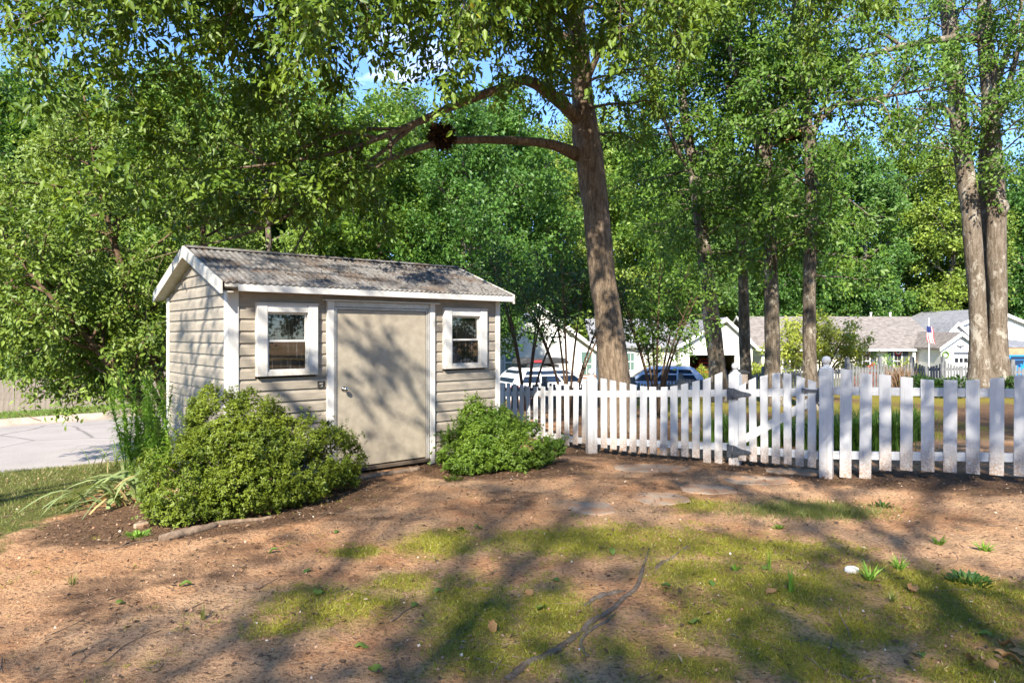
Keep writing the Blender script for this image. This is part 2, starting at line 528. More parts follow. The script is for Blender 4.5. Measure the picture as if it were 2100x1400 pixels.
MT['iris'] = mat_leaf('iris_leaf', (.15, .22, .075), (.36, .42, .18), (.46, .36, .16), .86)
MT['liriope'] = mat_leaf('strap_grass', (.035, .10, .016), (.115, .215, .035))
MT['verge'] = mat_leaf('verge_blade', (.07, .16, .02), (.20, .30, .05))
MT['lawn'] = mat_leaf('lawn_blade', (.090, .125, .024), (.220, .240, .062), (.36, .29, .14), .86)
MT['moss_b'] = mat_leaf('moss_blade', (.13, .145, .012), (.33, .325, .035), (.40, .34, .12), .93, .25)
MT['litter'] = mat_leaf('litter', (.085, .050, .032), (.27, .175, .11), (.42, .33, .23), .93, .1, .8, .1)
MT['clod'] = mat_leaf('clay_clod', (.20, .10, .055), (.55, .36, .24), (.7, .62, .52), .9, .02, .9, .1)
MT['green_fallen'] = mat_leaf('fallen_leaf', (.07, .15, .03), (.20, .27, .05))

MT['bark_oak'] = mat_bark('oak_bark', (.120, .088, .060), (.235, .178, .126), (.34, .30, .25), .66, 9)
MT['bark_grey'] = mat_bark('grey_bark', (.085, .066, .048), (.19, .16, .125), (.36, .33, .27), .56, 8)
MT['bark_twin'] = mat_bark('twin_bark', (.115, .090, .066), (.20, .165, .130), (.33, .30, .255), .54, 6)
MT['bark_thin'] = mat_mottled('thin_stem', (.15, .10, .065), (.085, .055, .038), 18, .9, .1)

MT['house_white'] = None
def mat_lap(name, a, pitch=.2):
    m, nt, b = nodes_of(name); setb(b, .65, .25)
    t = nn(nt, 'ShaderNodeTexCoord'); sep = nn(nt, 'ShaderNodeSeparateXYZ'); lk(nt, t.outputs['Object'], sep.inputs[0])
    f = math_(nt, 'FRACT', math_(nt, 'DIVIDE', sep.outputs['Z'], pitch))
    n1 = noise(nt, coords(nt), 2, 4)
    lk(nt, mix(nt, mrange(nt, n1, .3, .7, 0, .18), a, (a[0] * .8, a[1] * .78, a[2] * .74)), b.inputs['Base Color'])
    bump(nt, b, f, .8, .03)
    return m
MT['house_white'] = mat_lap('white_lap_siding', (.74, .73, .70))
MT['house_cream'] = mat_lap('cream_lap_siding', (.68, .64, .53))
MT['garage_in'] = mat_mottled('garage_lining', (.62, .50, .36), (.50, .40, .28), 2, .9, .1)
MT['clutter'] = mat_mottled('garage_clutter', (.30, .13, .05), (.08, .06, .05), 4, .7, .2, .45, .55)
MT['shingle'] = mat_mottled('brown_shingle', (.25, .225, .205), (.15, .132, .12), 3.2, .95, .1, .38, .62, stretch=(1, 1.6, 1.6), bmp=.6, bdist=.02)
MT['shingle_grey'] = mat_mottled('grey_shingle', (.29, .295, .31), (.18, .185, .20), 3.2, .95, .1, .38, .62, stretch=(1, 1.6, 1.6), bmp=.6, bdist=.02)
MT['trim_white'] = mat_mottled('white_house_trim', (.80, .80, .78), (.72, .71, .69), 3, .5, .3, bmp=0)
MT['shutter'] = mat_mottled('slate_shutter', (.085, .095, .125), (.06, .068, .09), 9, .6, .3)
MT['wood_band'] = mat_mottled('tan_board', (.45, .28, .16), (.36, .22, .125), 4, .7, .2)
MT['brickish'] = mat_mottled('brick_footing', (.33, .16, .10), (.22, .10, .065), 14, .9, .1)
MT['red'] = mat_mottled('red_cloth', (.52, .045, .06), (.46, .04, .05), 6, .7, .2, bmp=0)
MT['white_cloth'] = mat_mottled('white_cloth', (.78, .77, .76), (.72, .71, .70), 6, .7, .2, bmp=0)
MT['blue_cloth'] = mat_mottled('blue_cloth', (.03, .045, .18), (.025, .04, .15), 6, .7, .2, bmp=0)
MT['flowers'] = mat_leaf('red_flower', (.35, .05, .03), (.55, .16, .09))
MT['terracotta'] = mat_mottled('rust_pot', (.36, .14, .07), (.28, .10, .05), 6, .8, .2)

def mat_glass(name, tint=(.02, .022, .025), rough=.03):
    m, nt, b = nodes_of(name)
    b.inputs['Base Color'].default_value = c4(tint)
    setb(b, rough, .6)
    b.inputs['Transmission Weight'].default_value = 0.0
    v = coords(nt)
    lk(nt, mrange(nt, noise(nt, v, 30, 3), .3, .8, rough, rough + .12), b.inputs['Roughness'])
    bump(nt, b, noise(nt, v, 2.5, 2), .04, .01)
    return m
MT['glass_dark'] = mat_glass('dark_glass')
MT['glass_car'] = mat_glass('car_glass', (.015, .025, .045))
MT['glass_green'] = mat_glass('greenish_glass', (.10, .17, .15))
def mat_pane(name):
    """clear window glass: mirror at grazing angles, otherwise see-through with dust"""
    m, nt, b = nodes_of(name)
    nt.nodes.remove(b)
    gl = nn(nt, 'ShaderNodeBsdfGlossy'); gl.inputs['Roughness'].default_value = .02
    gl.inputs['Color'].default_value = (.9, .9, .9, 1)
    tr = nn(nt, 'ShaderNodeBsdfTransparent'); tr.inputs['Color'].default_value = (.38, .40, .40, 1)
    df = nn(nt, 'ShaderNodeBsdfDiffuse'); df.inputs['Color'].default_value = (.45, .44, .42, 1)
    fr = nn(nt, 'ShaderNodeFresnel'); fr.inputs['IOR'].default_value = 1.52
    f2 = math_(nt, 'MULTIPLY', fr.outputs[0], 2.2)
    m1 = nn(nt, 'ShaderNodeMixShader'); lk(nt, f2, m1.inputs[0]); lk(nt, tr.outputs[0], m1.inputs[1]); lk(nt, gl.outputs[0], m1.inputs[2])
    streak = noise(nt, coords(nt, (60, 60, 3.5)), 1.0, 3, .6)
    m2 = nn(nt, 'ShaderNodeMixShader'); lk(nt, mrange(nt, streak, .56, .68, .02, .16), m2.inputs[0]); lk(nt, m1.outputs[0], m2.inputs[1]); lk(nt, df.outputs[0], m2.inputs[2])
    lk(nt, m2.outputs[0], nt.nodes['Material Output'].inputs['Surface'])
    return m
MT['pane'] = mat_pane('window_pane')

def mat_paint(name, col, rough=.25):
    m, nt, b = nodes_of(name); setb(b, rough, .5)
    v = coords(nt)
    n1 = noise(nt, v, 3, 4)
    lk(nt, mix(nt, mrange(nt, n1, .3, .7, 0, .25), col, tuple(c * .85 for c in col)), b.inputs['Base Color'])
    b.inputs['Coat Weight'].default_value = .6; b.inputs['Coat Roughness'].default_value = .06
    return m
MT['paint_white'] = mat_paint('white_car_paint', (.74, .74, .73))
MT['paint_blue'] = mat_paint('pale_blue_car_paint', (.38, .49, .64))
MT['paint_vivid'] = mat_paint('vivid_blue_paint', (.02, .20, .55))
MT['paint_red'] = mat_paint('red_car_paint', (.50, .05, .04))
MT['rubber'] = mat_mottled('rubber', (.02, .02, .02), (.03, .03, .03), 9, .8, .2)
MT['plastic'] = mat_mottled('black_plastic', (.04, .042, .045), (.06, .062, .065), 9, .5, .3)
MT['rim'] = mat_mottled('alloy', (.45, .45, .46), (.35, .35, .36), 9, .3, .5, metal=.8)
MT['tail'] = mat_paint('tail_lamp', (.55, .02, .02))
MT['lamp'] = mat_paint('head_lamp', (.6, .6, .6))

def mat_roof():
    m, nt, b = nodes_of('weathered_roof_sheet'); setb(b, .7, .3)
    v = coords(nt, (1, 1, 1)); vs = coords(nt, (7, .7, .7))
    a = noise(nt, v, 2.2, 6, .65, .4); c = noise(nt, vs, 4, 6, .7); f = noise(nt, v, 45, 4, .7)
    col = mix(nt, mrange(nt, c, .38, .66), (.185, .178, .172), (.105, .097, .090))
    col = mix(nt, mrange(nt, a, .47, .60, 0, .85), col, (.085, .060, .043))
    col = mix(nt, mrange(nt, f, .60, .72, 0, .3), col, (.22, .18, .135))
    col = mix(nt, mrange(nt, noise(nt, v, 5, 4, .6), .50, .72, 0, .5), col, (.22, .205, .185))
    lk(nt, col, b.inputs['Base Color'])
    bump(nt, b, f, .5, .006)
    return m
MT['roof'] = mat_roof()

def mat_ground():
    m, nt, b = nodes_of('clay_ground'); setb(b, .95, .1)
    t = nn(nt, 'ShaderNodeNewGeometry'); v = t.outputs['Position']
    big = noise(nt, v, .9, 5, .6); med = noise(nt, v, 5, 6, .65); fine = noise(nt, v, 42, 5, .7); grit = noise(nt, v, 150, 3, .6)
    clay = mix(nt, mrange(nt, med, .36, .64), (.62, .345, .175), (.46, .225, .108))
    clay = mix(nt, mrange(nt, big, .40, .62, 0, .8), clay, (.70, .455, .27))
    clay = mix(nt, mrange(nt, fine, .50, .60, 0, .75), clay, (.20, .105, .06))
    clay = mix(nt, mrange(nt, grit, .64, .70, 0, .55), clay, (.70, .56, .42))
    lit = math_(nt, 'ADD', attr(nt, 'litter'), math_(nt, 'MULTIPLY', math_(nt, 'SUBTRACT', med, .5), .9))
    mulch = mix(nt, mrange(nt, fine, .35, .65), (.085, .05, .032), (.26, .155, .09))
    col = mix(nt, mrange(nt, lit, .35, .7), clay, mulch)
    ms = math_(nt, 'ADD', attr(nt, 'moss'), math_(nt, 'MULTIPLY', math_(nt, 'SUBTRACT', noise(nt, v, 7, 8, .78), .5), 2.4))
    moss = mix(nt, mrange(nt, fine, .35, .65), (.34, .305, .045), (.20, .185, .025))
    moss = mix(nt, mrange(nt, med, .45, .65, 0, .5), moss, (.25, .17, .07))
    col = mix(nt, mrange(nt, ms, .18, 1.05, 0, .92), col, moss)
    gs = math_(nt, 'ADD', attr(nt, 'grass'), math_(nt, 'MULTIPLY', math_(nt, 'SUBTRACT', med, .5), .9))
    lawn = mix(nt, mrange(nt, fine, .35, .65), (.075, .105, .022), (.20, .185, .06))
    col = mix(nt, mrange(nt, gs, .35, .65), col, lawn)
    lk(nt, col, b.inputs['Base Color'])
    h = math_(nt, 'ADD', math_(nt, 'MULTIPLY', med, 1.2), math_(nt, 'ADD', fine, math_(nt, 'MULTIPLY', grit, .35)))
    bump(nt, b, h, 1.0, .04)
    return m
MT['ground'] = mat_ground()
def mat_street():
    m, nt, b = nodes_of('worn_asphalt'); setb(b, .9, .2)
    v = coords(nt)
    g = noise(nt, v, 60, 4, .7); a = noise(nt, v, .8, 5, .6); k = noise(nt, v, 18, 3)
    col = mix(nt, mrange(nt, a, .35, .65), (.33, .30, .28), (.26, .235, .22))
    col = mix(nt, mrange(nt, g, .45, .6, 0, .55), col, (.46, .42, .39))
    vo = nn(nt, 'ShaderNodeTexVoronoi', feature='DISTANCE_TO_EDGE'); vo.inputs['Scale'].default_value = .32
    wv = mix(nt, .22, v, nn(nt, 'ShaderNodeTexNoise').outputs['Color'])
    lk(nt, wv, vo.inputs['Vector'])
    col = mix(nt, mrange(nt, vo.outputs['Distance'], .0, .012, .75, 0), col, (.09, .085, .08))
    lk(nt, col, b.inputs['Base Color'])
    bump(nt, b, g, .5, .006)
    return m
MT['street'] = mat_street()
# ------------------------------------------------------------------ terrain, street, kerbs
U = np.array([.72, .694]); U /= np.linalg.norm(U)
MID = np.array([-12.25, 16.5])
ctrl = [MID - 40 * U, MID - 20 * U, MID - 8 * U, MID, MID + 4.5 * U, (-8.0, 23.6), (-7.4, 30), (-7.4, 45), (-7.4, 90)]
STREET = spline(np.array(ctrl), 120)
HALF = 4.25

def street_dist(x, y):
    x = np.asarray(x, float); y = np.asarray(y, float)
    best = np.full(x.shape, 1e9)
    for a, b in zip(STREET[:-1], STREET[1:]):
        d = b - a; l2 = (d ** 2).sum()
        t = np.clip(((x - a[0]) * d[0] + (y - a[1]) * d[1]) / l2, 0, 1)
        q = (x - a[0] - t * d[0]) ** 2 + (y - a[1] - t * d[1]) ** 2
        best = np.minimum(best, q)
    return np.sqrt(best)

def ground_z(x, y, detail=True):
    x = np.asarray(x, float); y = np.asarray(y, float)
    base = .15 * S(3.3, 5.2, x) * (1 - S(8.5, 12, y)) - .07 * S(8.2, 9.8, y) - 1.55 * S(18, 38, y)
    perp = -.694 * x + .72 * y
    far = S(20.5, 22, perp) * S(-3, -8, x)
    base = base * (1 - far) - 1.12 * far
    base = base - 1.5 * S(60, 120, y)
    d = street_dist(x, y)
    k = 1 - S(5.0, 11.2, d)
    z = base * (1 - k) - .965 * k
    z = np.where(d < 5.0, -.965 - .35 * S(5.0, 4.55, d), z)
    if detail:
        amp = S(4.9, 6, d)
        z = z + amp * (.035 * (fbm(x * .9, y * .9, 3) - .5) + .022 * (fbm(x * 5, y * 5, 4, 3.1) - .5) + .012 * (fbm(x * 17, y * 17, 2, 7.7) - .5))
    return z
def gz(x, y): return float(ground_z(np.array([x]), np.array([y]))[0])
def gloc(x, y, dz=0.0): return (float(x), float(y), gz(x, y) + dz)

FA = np.array([(-.95, 13.4), (1.107, 9.6), (2.65, 8.5), (3.51, 7.7), (5.05, 6.62), (8.0, 4.5)])   # white fence line
def line_dist(x, y, P):
    best = np.full(np.shape(x), 1e9)
    for a, b in zip(P[:-1], P[1:]):
        d = b - a; t = np.clip(((x - a[0]) * d[0] + (y - a[1]) * d[1]) / (d ** 2).sum(), 0, 1)
        best = np.minimum(best, (x - a[0] - t * d[0]) ** 2 + (y - a[1] - t * d[1]) ** 2)
    return np.sqrt(best)

MOSS = [(1240, 1108, 210, 26), (1380, 1110, 90, 18), (1130, 1100, 90, 16), (1520, 1125, 170, 26), (1480, 1185, 130, 40), (1640, 1205, 170, 45), (1130, 1245, 70, 55),
        (690, 1240, 130, 38), (960, 1260, 90, 70), (1960, 1260, 170, 38), (2060, 1215, 90, 28), (1980, 1382, 90, 26), (1400, 1370, 110, 25), (1660, 1345, 90, 45), (1280, 1330, 60, 30),
        (900, 1110, 70, 22), (740, 1130, 40, 12), (1860, 1190, 110, 32), (1500, 1260, 110, 45), (1000, 1350, 80, 30), (1430, 1035, 50, 12), (1100, 1330, 60, 40), (640, 1210, 60, 18), (560, 1290, 50, 18), (1770, 1290, 80, 30), (820, 1190, 50, 16), (1560, 1330, 60, 25)]
def moss_mask(x, y):
    m = np.zeros(np.shape(x))
    for px, py, rx, ry in MOSS:
        c = gp(px, py); Y = c[1]
        wx = rx / FP * Y
        y1 = gp(px, py - ry)[1]; y0 = gp(px, py + ry)[1]
        wy = (y1 - y0) / 2
        m = np.maximum(m, 1.12 * np.exp(-(((x - c[0]) / wx) ** 2 + ((y - c[1]) / wy) ** 2) * .55))
    far = S(9.6, 11.5, y) * S(1.5, 3, x) * (1 - S(19, 23, y)) * S(.34, .54, fbm(x * .5, y * .5, 3, 8.0)) * 1.1
    near = (1 - S(3.3, 4.2, y)) * S(.45, .6, fbm(x * .8, y * .8, 3, 2.0)) * .7 * S(-2.5, -.5, x)
    brk = .55 + .95 * fbm(x * 1.9, y * 2.6, 4, 6.0)
    return np.maximum(np.maximum(m * brk, far), near * brk)
def grass_mask(x, y):
    d = street_dist(x, y)
    wob = (fbm(x * 1.1, y * 1.1, 3, 5.0) - .5) * 1.6
    a = S(-3.75, -4.55, x + wob * .8) * (1 - S(3.2, 2.6, y)) 
    b = (1 - S(6.0, 9.5, d + wob * 1.5)) * S(4.6, 4.9, d)
    c = S(30, 34, y) * .8
    h = gp(1660, 1048); hum = np.exp(-(((x - h[0]) / .62) ** 2 + ((y - h[1]) / .30) ** 2)) * .9
    return np.maximum(np.maximum(np.maximum(a, b), c), hum)
BUSH1 = np.array([-2.52, 6.40]); BUSH2 = np.array([-.22, 8.32])
def litter_mask(x, y):
    f = 1 - S(.12, .75, line_dist(x, y, FA))
    u_ = (x - BUSH1[0]) * .7607 + (y - BUSH1[1]) * .6491; v_ = -(x - BUSH1[0]) * .6491 + (y - BUSH1[1]) * .7607
    b1 = 1 - S(.7, 1.25, np.sqrt((u_ / 1.7) ** 2 + (v_ / .95) ** 2))
    b2 = 1 - S(.6, 1.3, np.sqrt(((x - BUSH2[0]) / 1.3) ** 2 + ((y - BUSH2[1]) / .8) ** 2))
    far = S(9.5, 11, y) * S(.2, 1.2, x) * (1 - S(20, 26, y)) * .75
    dr = S(.56, .72, fbm(x * .9 + 40, y * 1.5, 4, 9.0)) * .55 * S(2, 3, y)
    return np.maximum.reduce([f * .95, b1, b2, dr, far * (1 - S(5.5, 4.9, street_dist(x, y)))])

def axis(lo, hi, step, out_lo, out_hi, grow=1.16):
    a = list(np.arange(lo, hi, step)); s = step; x = lo; L = []
    while x > out_lo: s *= grow; x -= s; L.append(x)
    s = step; x = a[-1]; R_ = []
    while x < out_hi: s *= grow; x += s; R_.append(x)
    return np.array(L[::-1] + a + R_)
xs = axis(-6.5, 6.6, .035, -420, 420); ys = axis(2.6, 8.6, .03, -60, 700)
GX, GY = np.meshgrid(xs, ys)
fx, fy = GX.ravel(), GY.ravel()
gzv = ground_z(fx, fy)
nx, ny = len(xs), len(ys)
me = bpy.data.meshes.new('ground')
me.vertices.add(nx * ny)
me.vertices.foreach_set('co', np.stack([fx, fy, gzv], 1).astype(np.float32).ravel())
ii = np.arange(nx * ny).reshape(ny, nx)
q = np.stack([ii[:-1, :-1], ii[:-1, 1:], ii[1:, 1:], ii[1:, :-1]], -1).reshape(-1, 4)
me.loops.add(q.size); me.loops.foreach_set('vertex_index', q.astype(np.int32).ravel())
me.polygons.add(len(q)); me.polygons.foreach_set('loop_start', (np.arange(len(q)) * 4).astype(np.int32))
me.polygons.foreach_set('use_smooth', np.ones(len(q), bool))
me.materials.append(MT['ground'])
me.update(calc_edges=True)
for nm, fn in (('moss', moss_mask), ('grass', grass_mask), ('litter', litter_mask)):
    at_ = me.attributes.new(nm, 'FLOAT', 'POINT'); at_.data.foreach_set('value', fn(fx, fy).astype(np.float32))
tag(mesh_obj('ground', me), 'bare red clay yard with moss and worn grass', kind='structure')

tan = np.gradient(STREET, axis=0); tan /= np.linalg.norm(tan, axis=1)[:, None]
nor = np.stack([-tan[:, 1], tan[:, 0]], 1)            # to the far side
def ribbon(name, prof, m, closed=False, smooth=False):
    """prof: list of (offset from centre line, z)"""
    k = len(prof); n = len(STREET)
    V = [(STREET[i, 0] + nor[i, 0] * o, STREET[i, 1] + nor[i, 1] * o, z) for i in range(n) for o, z in prof]
    Fs = []
    rngk = range(k) if closed else range(k - 1)
    for i in range(n - 1):
        for j in rngk:
            j2 = (j + 1) % k
            Fs.append((i * k + j, i * k + j2, (i + 1) * k + j2, (i + 1) * k + j))
    return MB().add(V, Fs).build(name, m, smooth=smooth)
tag(ribbon('street', [(o, -1.1 + .05 * (1 - (o / HALF) ** 2)) for o in np.linspace(-HALF, HALF, 13)], MT['street'], smooth=True), 'worn grey asphalt street with cracks', kind='structure')
for sgn, nm in ((-1, 'kerb_near'), (1, 'kerb_far')):
    prof = [(sgn * (HALF - .03), -1.3), (sgn * (HALF - .03), -1.094), (sgn * (HALF + .40), -1.098), (sgn * (HALF + .50), -1.03), (sgn * (HALF + .58), -.945), (sgn * (HALF + .80), -.94), (sgn * (HALF + .82), -1.3)]
    tag(ribbon(nm, prof, MT['concrete'], closed=True), 'rolled concrete kerb and gutter along the street', kind='structure')

# ------------------------------------------------------------------ garden shed
TH = math.atan2(.6491, .7607)
SA = np.array([-2.86, 6.975])
shed = thing('garden_shed', 'small tan sided garden shed with white trim and corrugated gable roof', 'shed', (SA[0], SA[1], gz(*SA) * 0), TH)
SL, SW = 3.50, 2.23
EX = .125
FRIEZE = 1.882
WIN = [(.255, .922), (2.600, 3.277)]        # window casings along the front
WZ0, WZ1 = 1.155, 1.912
DOOR = (1.042, 2.468)                         # outer edges of the door posts
core = MB()                                   # wall core panels behind the boards, with openings
def core_front(x0, x1, z0, z1): core.box(x0, x1, .012, .06, z0, z1)
core_front(.02, .36, .05, 2.1); core_front(.80, 1.15, .05, 2.1); core_front(2.36, 2.72, .05, 2.1); core_front(3.15, 3.48, .05, 2.1)
core_front(.36, .80, .05, 1.21); core_front(.36, .80, 1.83, 2.1); core_front(2.72, 3.15, .05, 1.21); core_front(2.72, 3.15, 1.83, 2.1); core_front(1.15, 2.36, 1.88, 2.1)
core.box(.012, .05, .06, SW - .06, .05, 2.1); core.box(SL - .05, SL - .012, .06, SW - .06, .05, 2.1); core.box(.02, SL - .02, SW - .06, SW - .012, .05, 2.1)
core.prism([(.06, 2.1), (SW - .06, 2.1), (SW / 2, 2.48)], 'x', .012, .05); core.prism([(.06, 2.1), (SW - .06, 2.1), (SW / 2, 2.48)], 'x', SL - .05, SL - .012)
wall = core.build('wall', MT['interior'], shed)
box_part('floor', MT['interior'], shed, .06, SL - .06, .06, SW - .06, .05, .09)
PROF = [(.010, 0), (-.019, 0), (-.017, .078), (-.004, .108), (-.002, EX - .001), (.010, EX - .001)]
_bc = {}
def siding(x0, x1, z, side):
    """one lap board; side: front / gable / end / back"""
    L = round(x1 - x0, 3)
    if L < .02: return
    if L not in _bc:
        _bc[L] = MB().prism(PROF, 'x', 0, L).mesh('siding_board', MT['siding'])
    if side == 'front': loc, rz = (x0, 0, z), 0
    elif side == 'gable': loc, rz = (0, x1, z), -math.pi / 2
    elif side == 'end': loc, rz = (SL, x0, z), math.pi / 2
    else: loc, rz = (x1, SW, z), math.pi
    mesh_obj('siding_board', _bc[L], wall, loc, (0, 0, rz))
nrow = 15
for r_ in range(nrow):
    z = FRIEZE - EX * (r_ + 1)
    zt = z + EX
    cuts = [(.085, 3.46)]
    holes = [(DOOR[0], DOOR[1])]
    for w0, w1 in WIN:
        if zt > WZ0 + .01 and z < WZ1: holes.append((w0, w1))
    holes.sort()
    x = .085
    for h0, h1 in holes:
        siding(x, h0, z, 'front'); x = h1
    siding(x, SL - .045, z, 'front')
    siding(.06, SW - .05, z, 'gable'); siding(.06, SW - .05, z, 'end'); siding(.06, SW - .05, z, 'back')
PITCH = (2.565 - 2.105) / (SW / 2 + .16)
z = FRIEZE
while z < 2.47:
    zt = z + EX
    half = min(SW / 2 - .05, (2.47 - z - .03) / PITCH)
    if half > .05:
        siding(SW / 2 - half, SW / 2 + half, z, 'gable'); siding(SW / 2 - half, SW / 2 + half, z, 'end')
    z += EX
box_part('frieze_board', MT['siding'], shed, .085, SL - .045, -.012, .010, FRIEZE, 2.06, .002)
# corner boards (L shaped, front face and side face)
for x0, x1, y0, y1 in ((-.028, .085, -.030, -.004), (SL - .047, SL + .028, -.030, -.004)):
    box_part('corner_board', MT['trim'], shed, x0, x1, y0, y1, -.02, 2.045, .003)
box_part('corner_board', MT['trim'], shed, -.030, -.006, -.003, .075, -.02, 2.05, .003)
box_part('corner_board', MT['trim'], shed, -.030, -.006, SW - .06, SW + .03, -.02, 2.05, .003)
box_part('corner_board', MT['trim'], shed, SL + .006, SL + .030, -.003, .075, -.02, 2.05, .003)
# skids and sill
box_part('skid', MT['timber_dark'], shed, .1, SL - .05, .03, .15, -.10, .06, .006)
box_part('skid', MT['timber_dark'], shed, .1, SL - .05, SW - .2, SW - .08, -.10, .06, .006)
# roof: two corrugated slopes
def roof_slope(sgn):
    x0, x1 = -.13, SL + .15
    per = .068; nxs = int((x1 - x0) / per * 8)
    X = np.linspace(x0, x1, nxs)
    half = SW / 2 + .175
    nt_ = 7
    T = np.linspace(0, 1, nt_)
    h = .007 * np.sin(X / per * 2 * math.pi)
    V = []
    for lay in (0, -.006):
        for t in T:
            y = SW / 2 + sgn * half * t
            zz = 2.575 - PITCH * half * t - .004 * math.sin(t * 3.1)
            for i in range(nxs):
                V.append((X[i], y, zz + h[i] + lay + .003 * math.sin(X[i] * 1.7 + t)))
    Fs = []; o2 = nt_ * nxs
    for j in range(nt_ - 1):
        for i in range(nxs - 1):
            a = j * nxs + i
            Fs.append((a, a + 1, a + nxs + 1, a + nxs)); Fs.append((o2 + a, o2 + a + nxs, o2 + a + nxs + 1, o2 + a + 1))
    j = (nt_ - 1) * nxs
    for i in range(nxs - 1):
        Fs.append((j + i, j + i + 1, o2 + j + i + 1, o2 + j + i))
    return MB().add(V, Fs)
roof = empty('roof', (0, 0, 0)); roof.parent = shed
roof_slope(-1).build('roof_sheet', MT['roof'], roof, smooth=True)
roof_slope(1).build('roof_sheet', MT['roof'], roof, smooth=True)
capm = MB()
for sgn in (-1, 1):
    capm.prism([(SW / 2, 2.598), (SW / 2 + sgn * .075, 2.598 - PITCH * .075), (SW / 2 + sgn * .075, 2.592 - PITCH * .075), (SW / 2, 2.592)], 'x', -.125, SL + .14)
capm.build('ridge_cap', MT['roof'], roof)
# eave fascia: upper grey board and the white board under it
box_part('fascia', MT['fascia'], shed, -.10, SL + .125, -.165, -.145, 2.062, 2.112, .003)
box_part('fascia', MT['trim'], shed, .03, SL + .15, -.185, -.166, 2.022, 2.088, .004)
box_part('fascia', MT['fascia'], shed, -.10, SL + .125, SW + .145, SW + .165, 2.04, 2.115, .003)
box_part('soffit', MT['siding'], shed, -.09, SL + .11, -.144, -.031, 2.048, 2.060, .001)
# rake boards
for x0, x1 in ((-.150, -.122), (SL + .128, SL + .156)):
    for sgn in (-1, 1):
        h2 = SW / 2 + .185
        y1 = SW / 2 + sgn * h2; ze = 2.578 - PITCH * h2
        MB().prism([(SW / 2, 2.585), (y1, ze + .007), (y1, ze - .115), (SW / 2, 2.455)], 'x', x0, x1).build('rake_board', MT['fascia'], roof, bevel=.003)
for sgn in (-1, 1):
    h2 = SW / 2 + .14; y1 = SW / 2 + sgn * h2
    MB().prism([(SW / 2, 2.475), (y1, 2.475 - PITCH * h2), (y1, 2.463 - PITCH * h2), (SW / 2, 2.463)], 'x', -.121, -.004).build('soffit', MT['fascia'], roof)

def shed_window(x0, x1):
    w = empty('window', ((x0 + x1) / 2, 0, WZ0)); w.parent = shed
    hw = (x1 - x0) / 2; H = WZ1 - WZ0; c = .112
    T_ = MT['trim']
    box_part('casing', T_, w, -hw, -hw + c, -.072, .012, 0, H, .004); box_part('casing', T_, w, hw - c, hw, -.072, .012, 0, H, .004)
    box_part('casing', T_, w, -hw + c, hw - c, -.066, .012, H - .088, H, .004); box_part('casing', T_, w, -hw + c, hw - c, -.066, .012, 0, .048, .004)
    box_part('drip_edge', T_, w, -hw - .006, hw + .006, -.082, .012, H + .001, H + .012, .002)
    a = hw - c; z0 = .048; z1 = H - .088; zm = z0 + (z1 - z0) * .50
    for (b0, b1, yy) in ((zm - .012, z1, -.024), (z0, zm + .020, -.048)):
        s = empty('sash', (0, 0, 0)); s.parent = w
        fr = MB(); t = .022
        fr.box(-a, -a + t, yy, yy + .022, b0, b1).box(a - t, a, yy, yy + .022, b0, b1).box(-a + t, a - t, yy, yy + .022, b0, b0 + t).box(-a + t, a - t, yy, yy + .022, b1 - t, b1)
        fr.build('sash_frame', T_, s, bevel=.002)
        MB().box(-a + t, a - t, yy + .009, yy + .013, b0 + t, b1 - t).build('pane', MT['pane'], s)
    return w
for w0, w1 in WIN: shed_window(w0, w1)

# door: posts, aluminium frame, slab, knob, drip cap, sill
for x0, x1 in ((1.042, 1.118), (2.396, 2.468)):
    box_part('door_post', MT['trim'], shed, x0, x1, -.052, .012, -.05, 1.962, .004)
box_part('door_head', MT['alum'], shed, 1.118, 2.396, -.034, .012, 1.900, 1.958, .003)
box_part('drip_cap', MT['trim'], shed, 1.000, 2.520, -.088, .012, 1.963, 1.978, .002)
fr = MB(); fr.box(1.118, 1.140, -.046, .012, .06, 1.900).box(1.140, 1.168, -.030, .012, .06, 1.895).box(2.374, 2.396, -.046, .012, .06, 1.900).box(2.350, 2.374, -.030, .012, .06, 1.895).box(1.168, 2.350, -.030, .012, 1.872, 1.895)
fr.build('door_frame', MT['alum'], shed, bevel=.002)
door = box_part('door', MT['door'], shed, 1.172, 2.346, -.022, .010, .085, 1.868, .003)
kn = MB(); kn.lathe([(.030, 0), (.030, -.006), (.012, -.010), (.011, -.035), (.024, -.045), (.027, -.058), (.020, -.070), (.006, -.074)], (1.248, -.022, .978), 14, 'y')
kn.build('knob', MT['knob'], door, smooth=True)
box_part('sill', MT['timber_dark'], shed, 1.120, 2.392, -.060, .010, .032, .070, .004)
# small dark plate with pale marks beside the door post
pl = box_part('name_plate', MT['plate'], shed, .937, 1.022, -.026, -.012, 1.003, 1.078, .002)
mk = MB()
for a, b in (((.957, 1.045), (.963, 1.062)), ((.963, 1.062), (.968, 1.045)), ((.974, 1.045), (.974, 1.062)), ((.974, 1.062), (.984, 1.047)), ((.989, 1.046), (.989, 1.063)), ((.989, 1.062), (1.0, 1.062)), ((.989, 1.054), (.997, 1.054)),
             ((.983, 1.018), (.988, 1.036)), ((.967, 1.018), (.978, 1.020)), ((.988, 1.030), (.996, 1.018))):
    d = np.array(b) - np.array(a); L = np.linalg.norm(d); n2 = np.array([-d[1], d[0]]) / L * .0016
    q4 = [np.array(a) - n2, np.array(b) - n2, np.array(b) + n2, np.array(a) + n2]
    mk.add([(p[0], -.0285, p[1]) for p in q4] + [(p[0], -.026, p[1]) for p in q4], [(0, 1, 2, 3), (4, 7, 6, 5), (0, 4, 5, 1), (1, 5, 6, 2), (2, 6, 7, 3), (3, 7, 4, 0)])
mk_o = mk.build('lettering', MT['plate_mark'], pl); mk_o['kind'] = 'stuff'

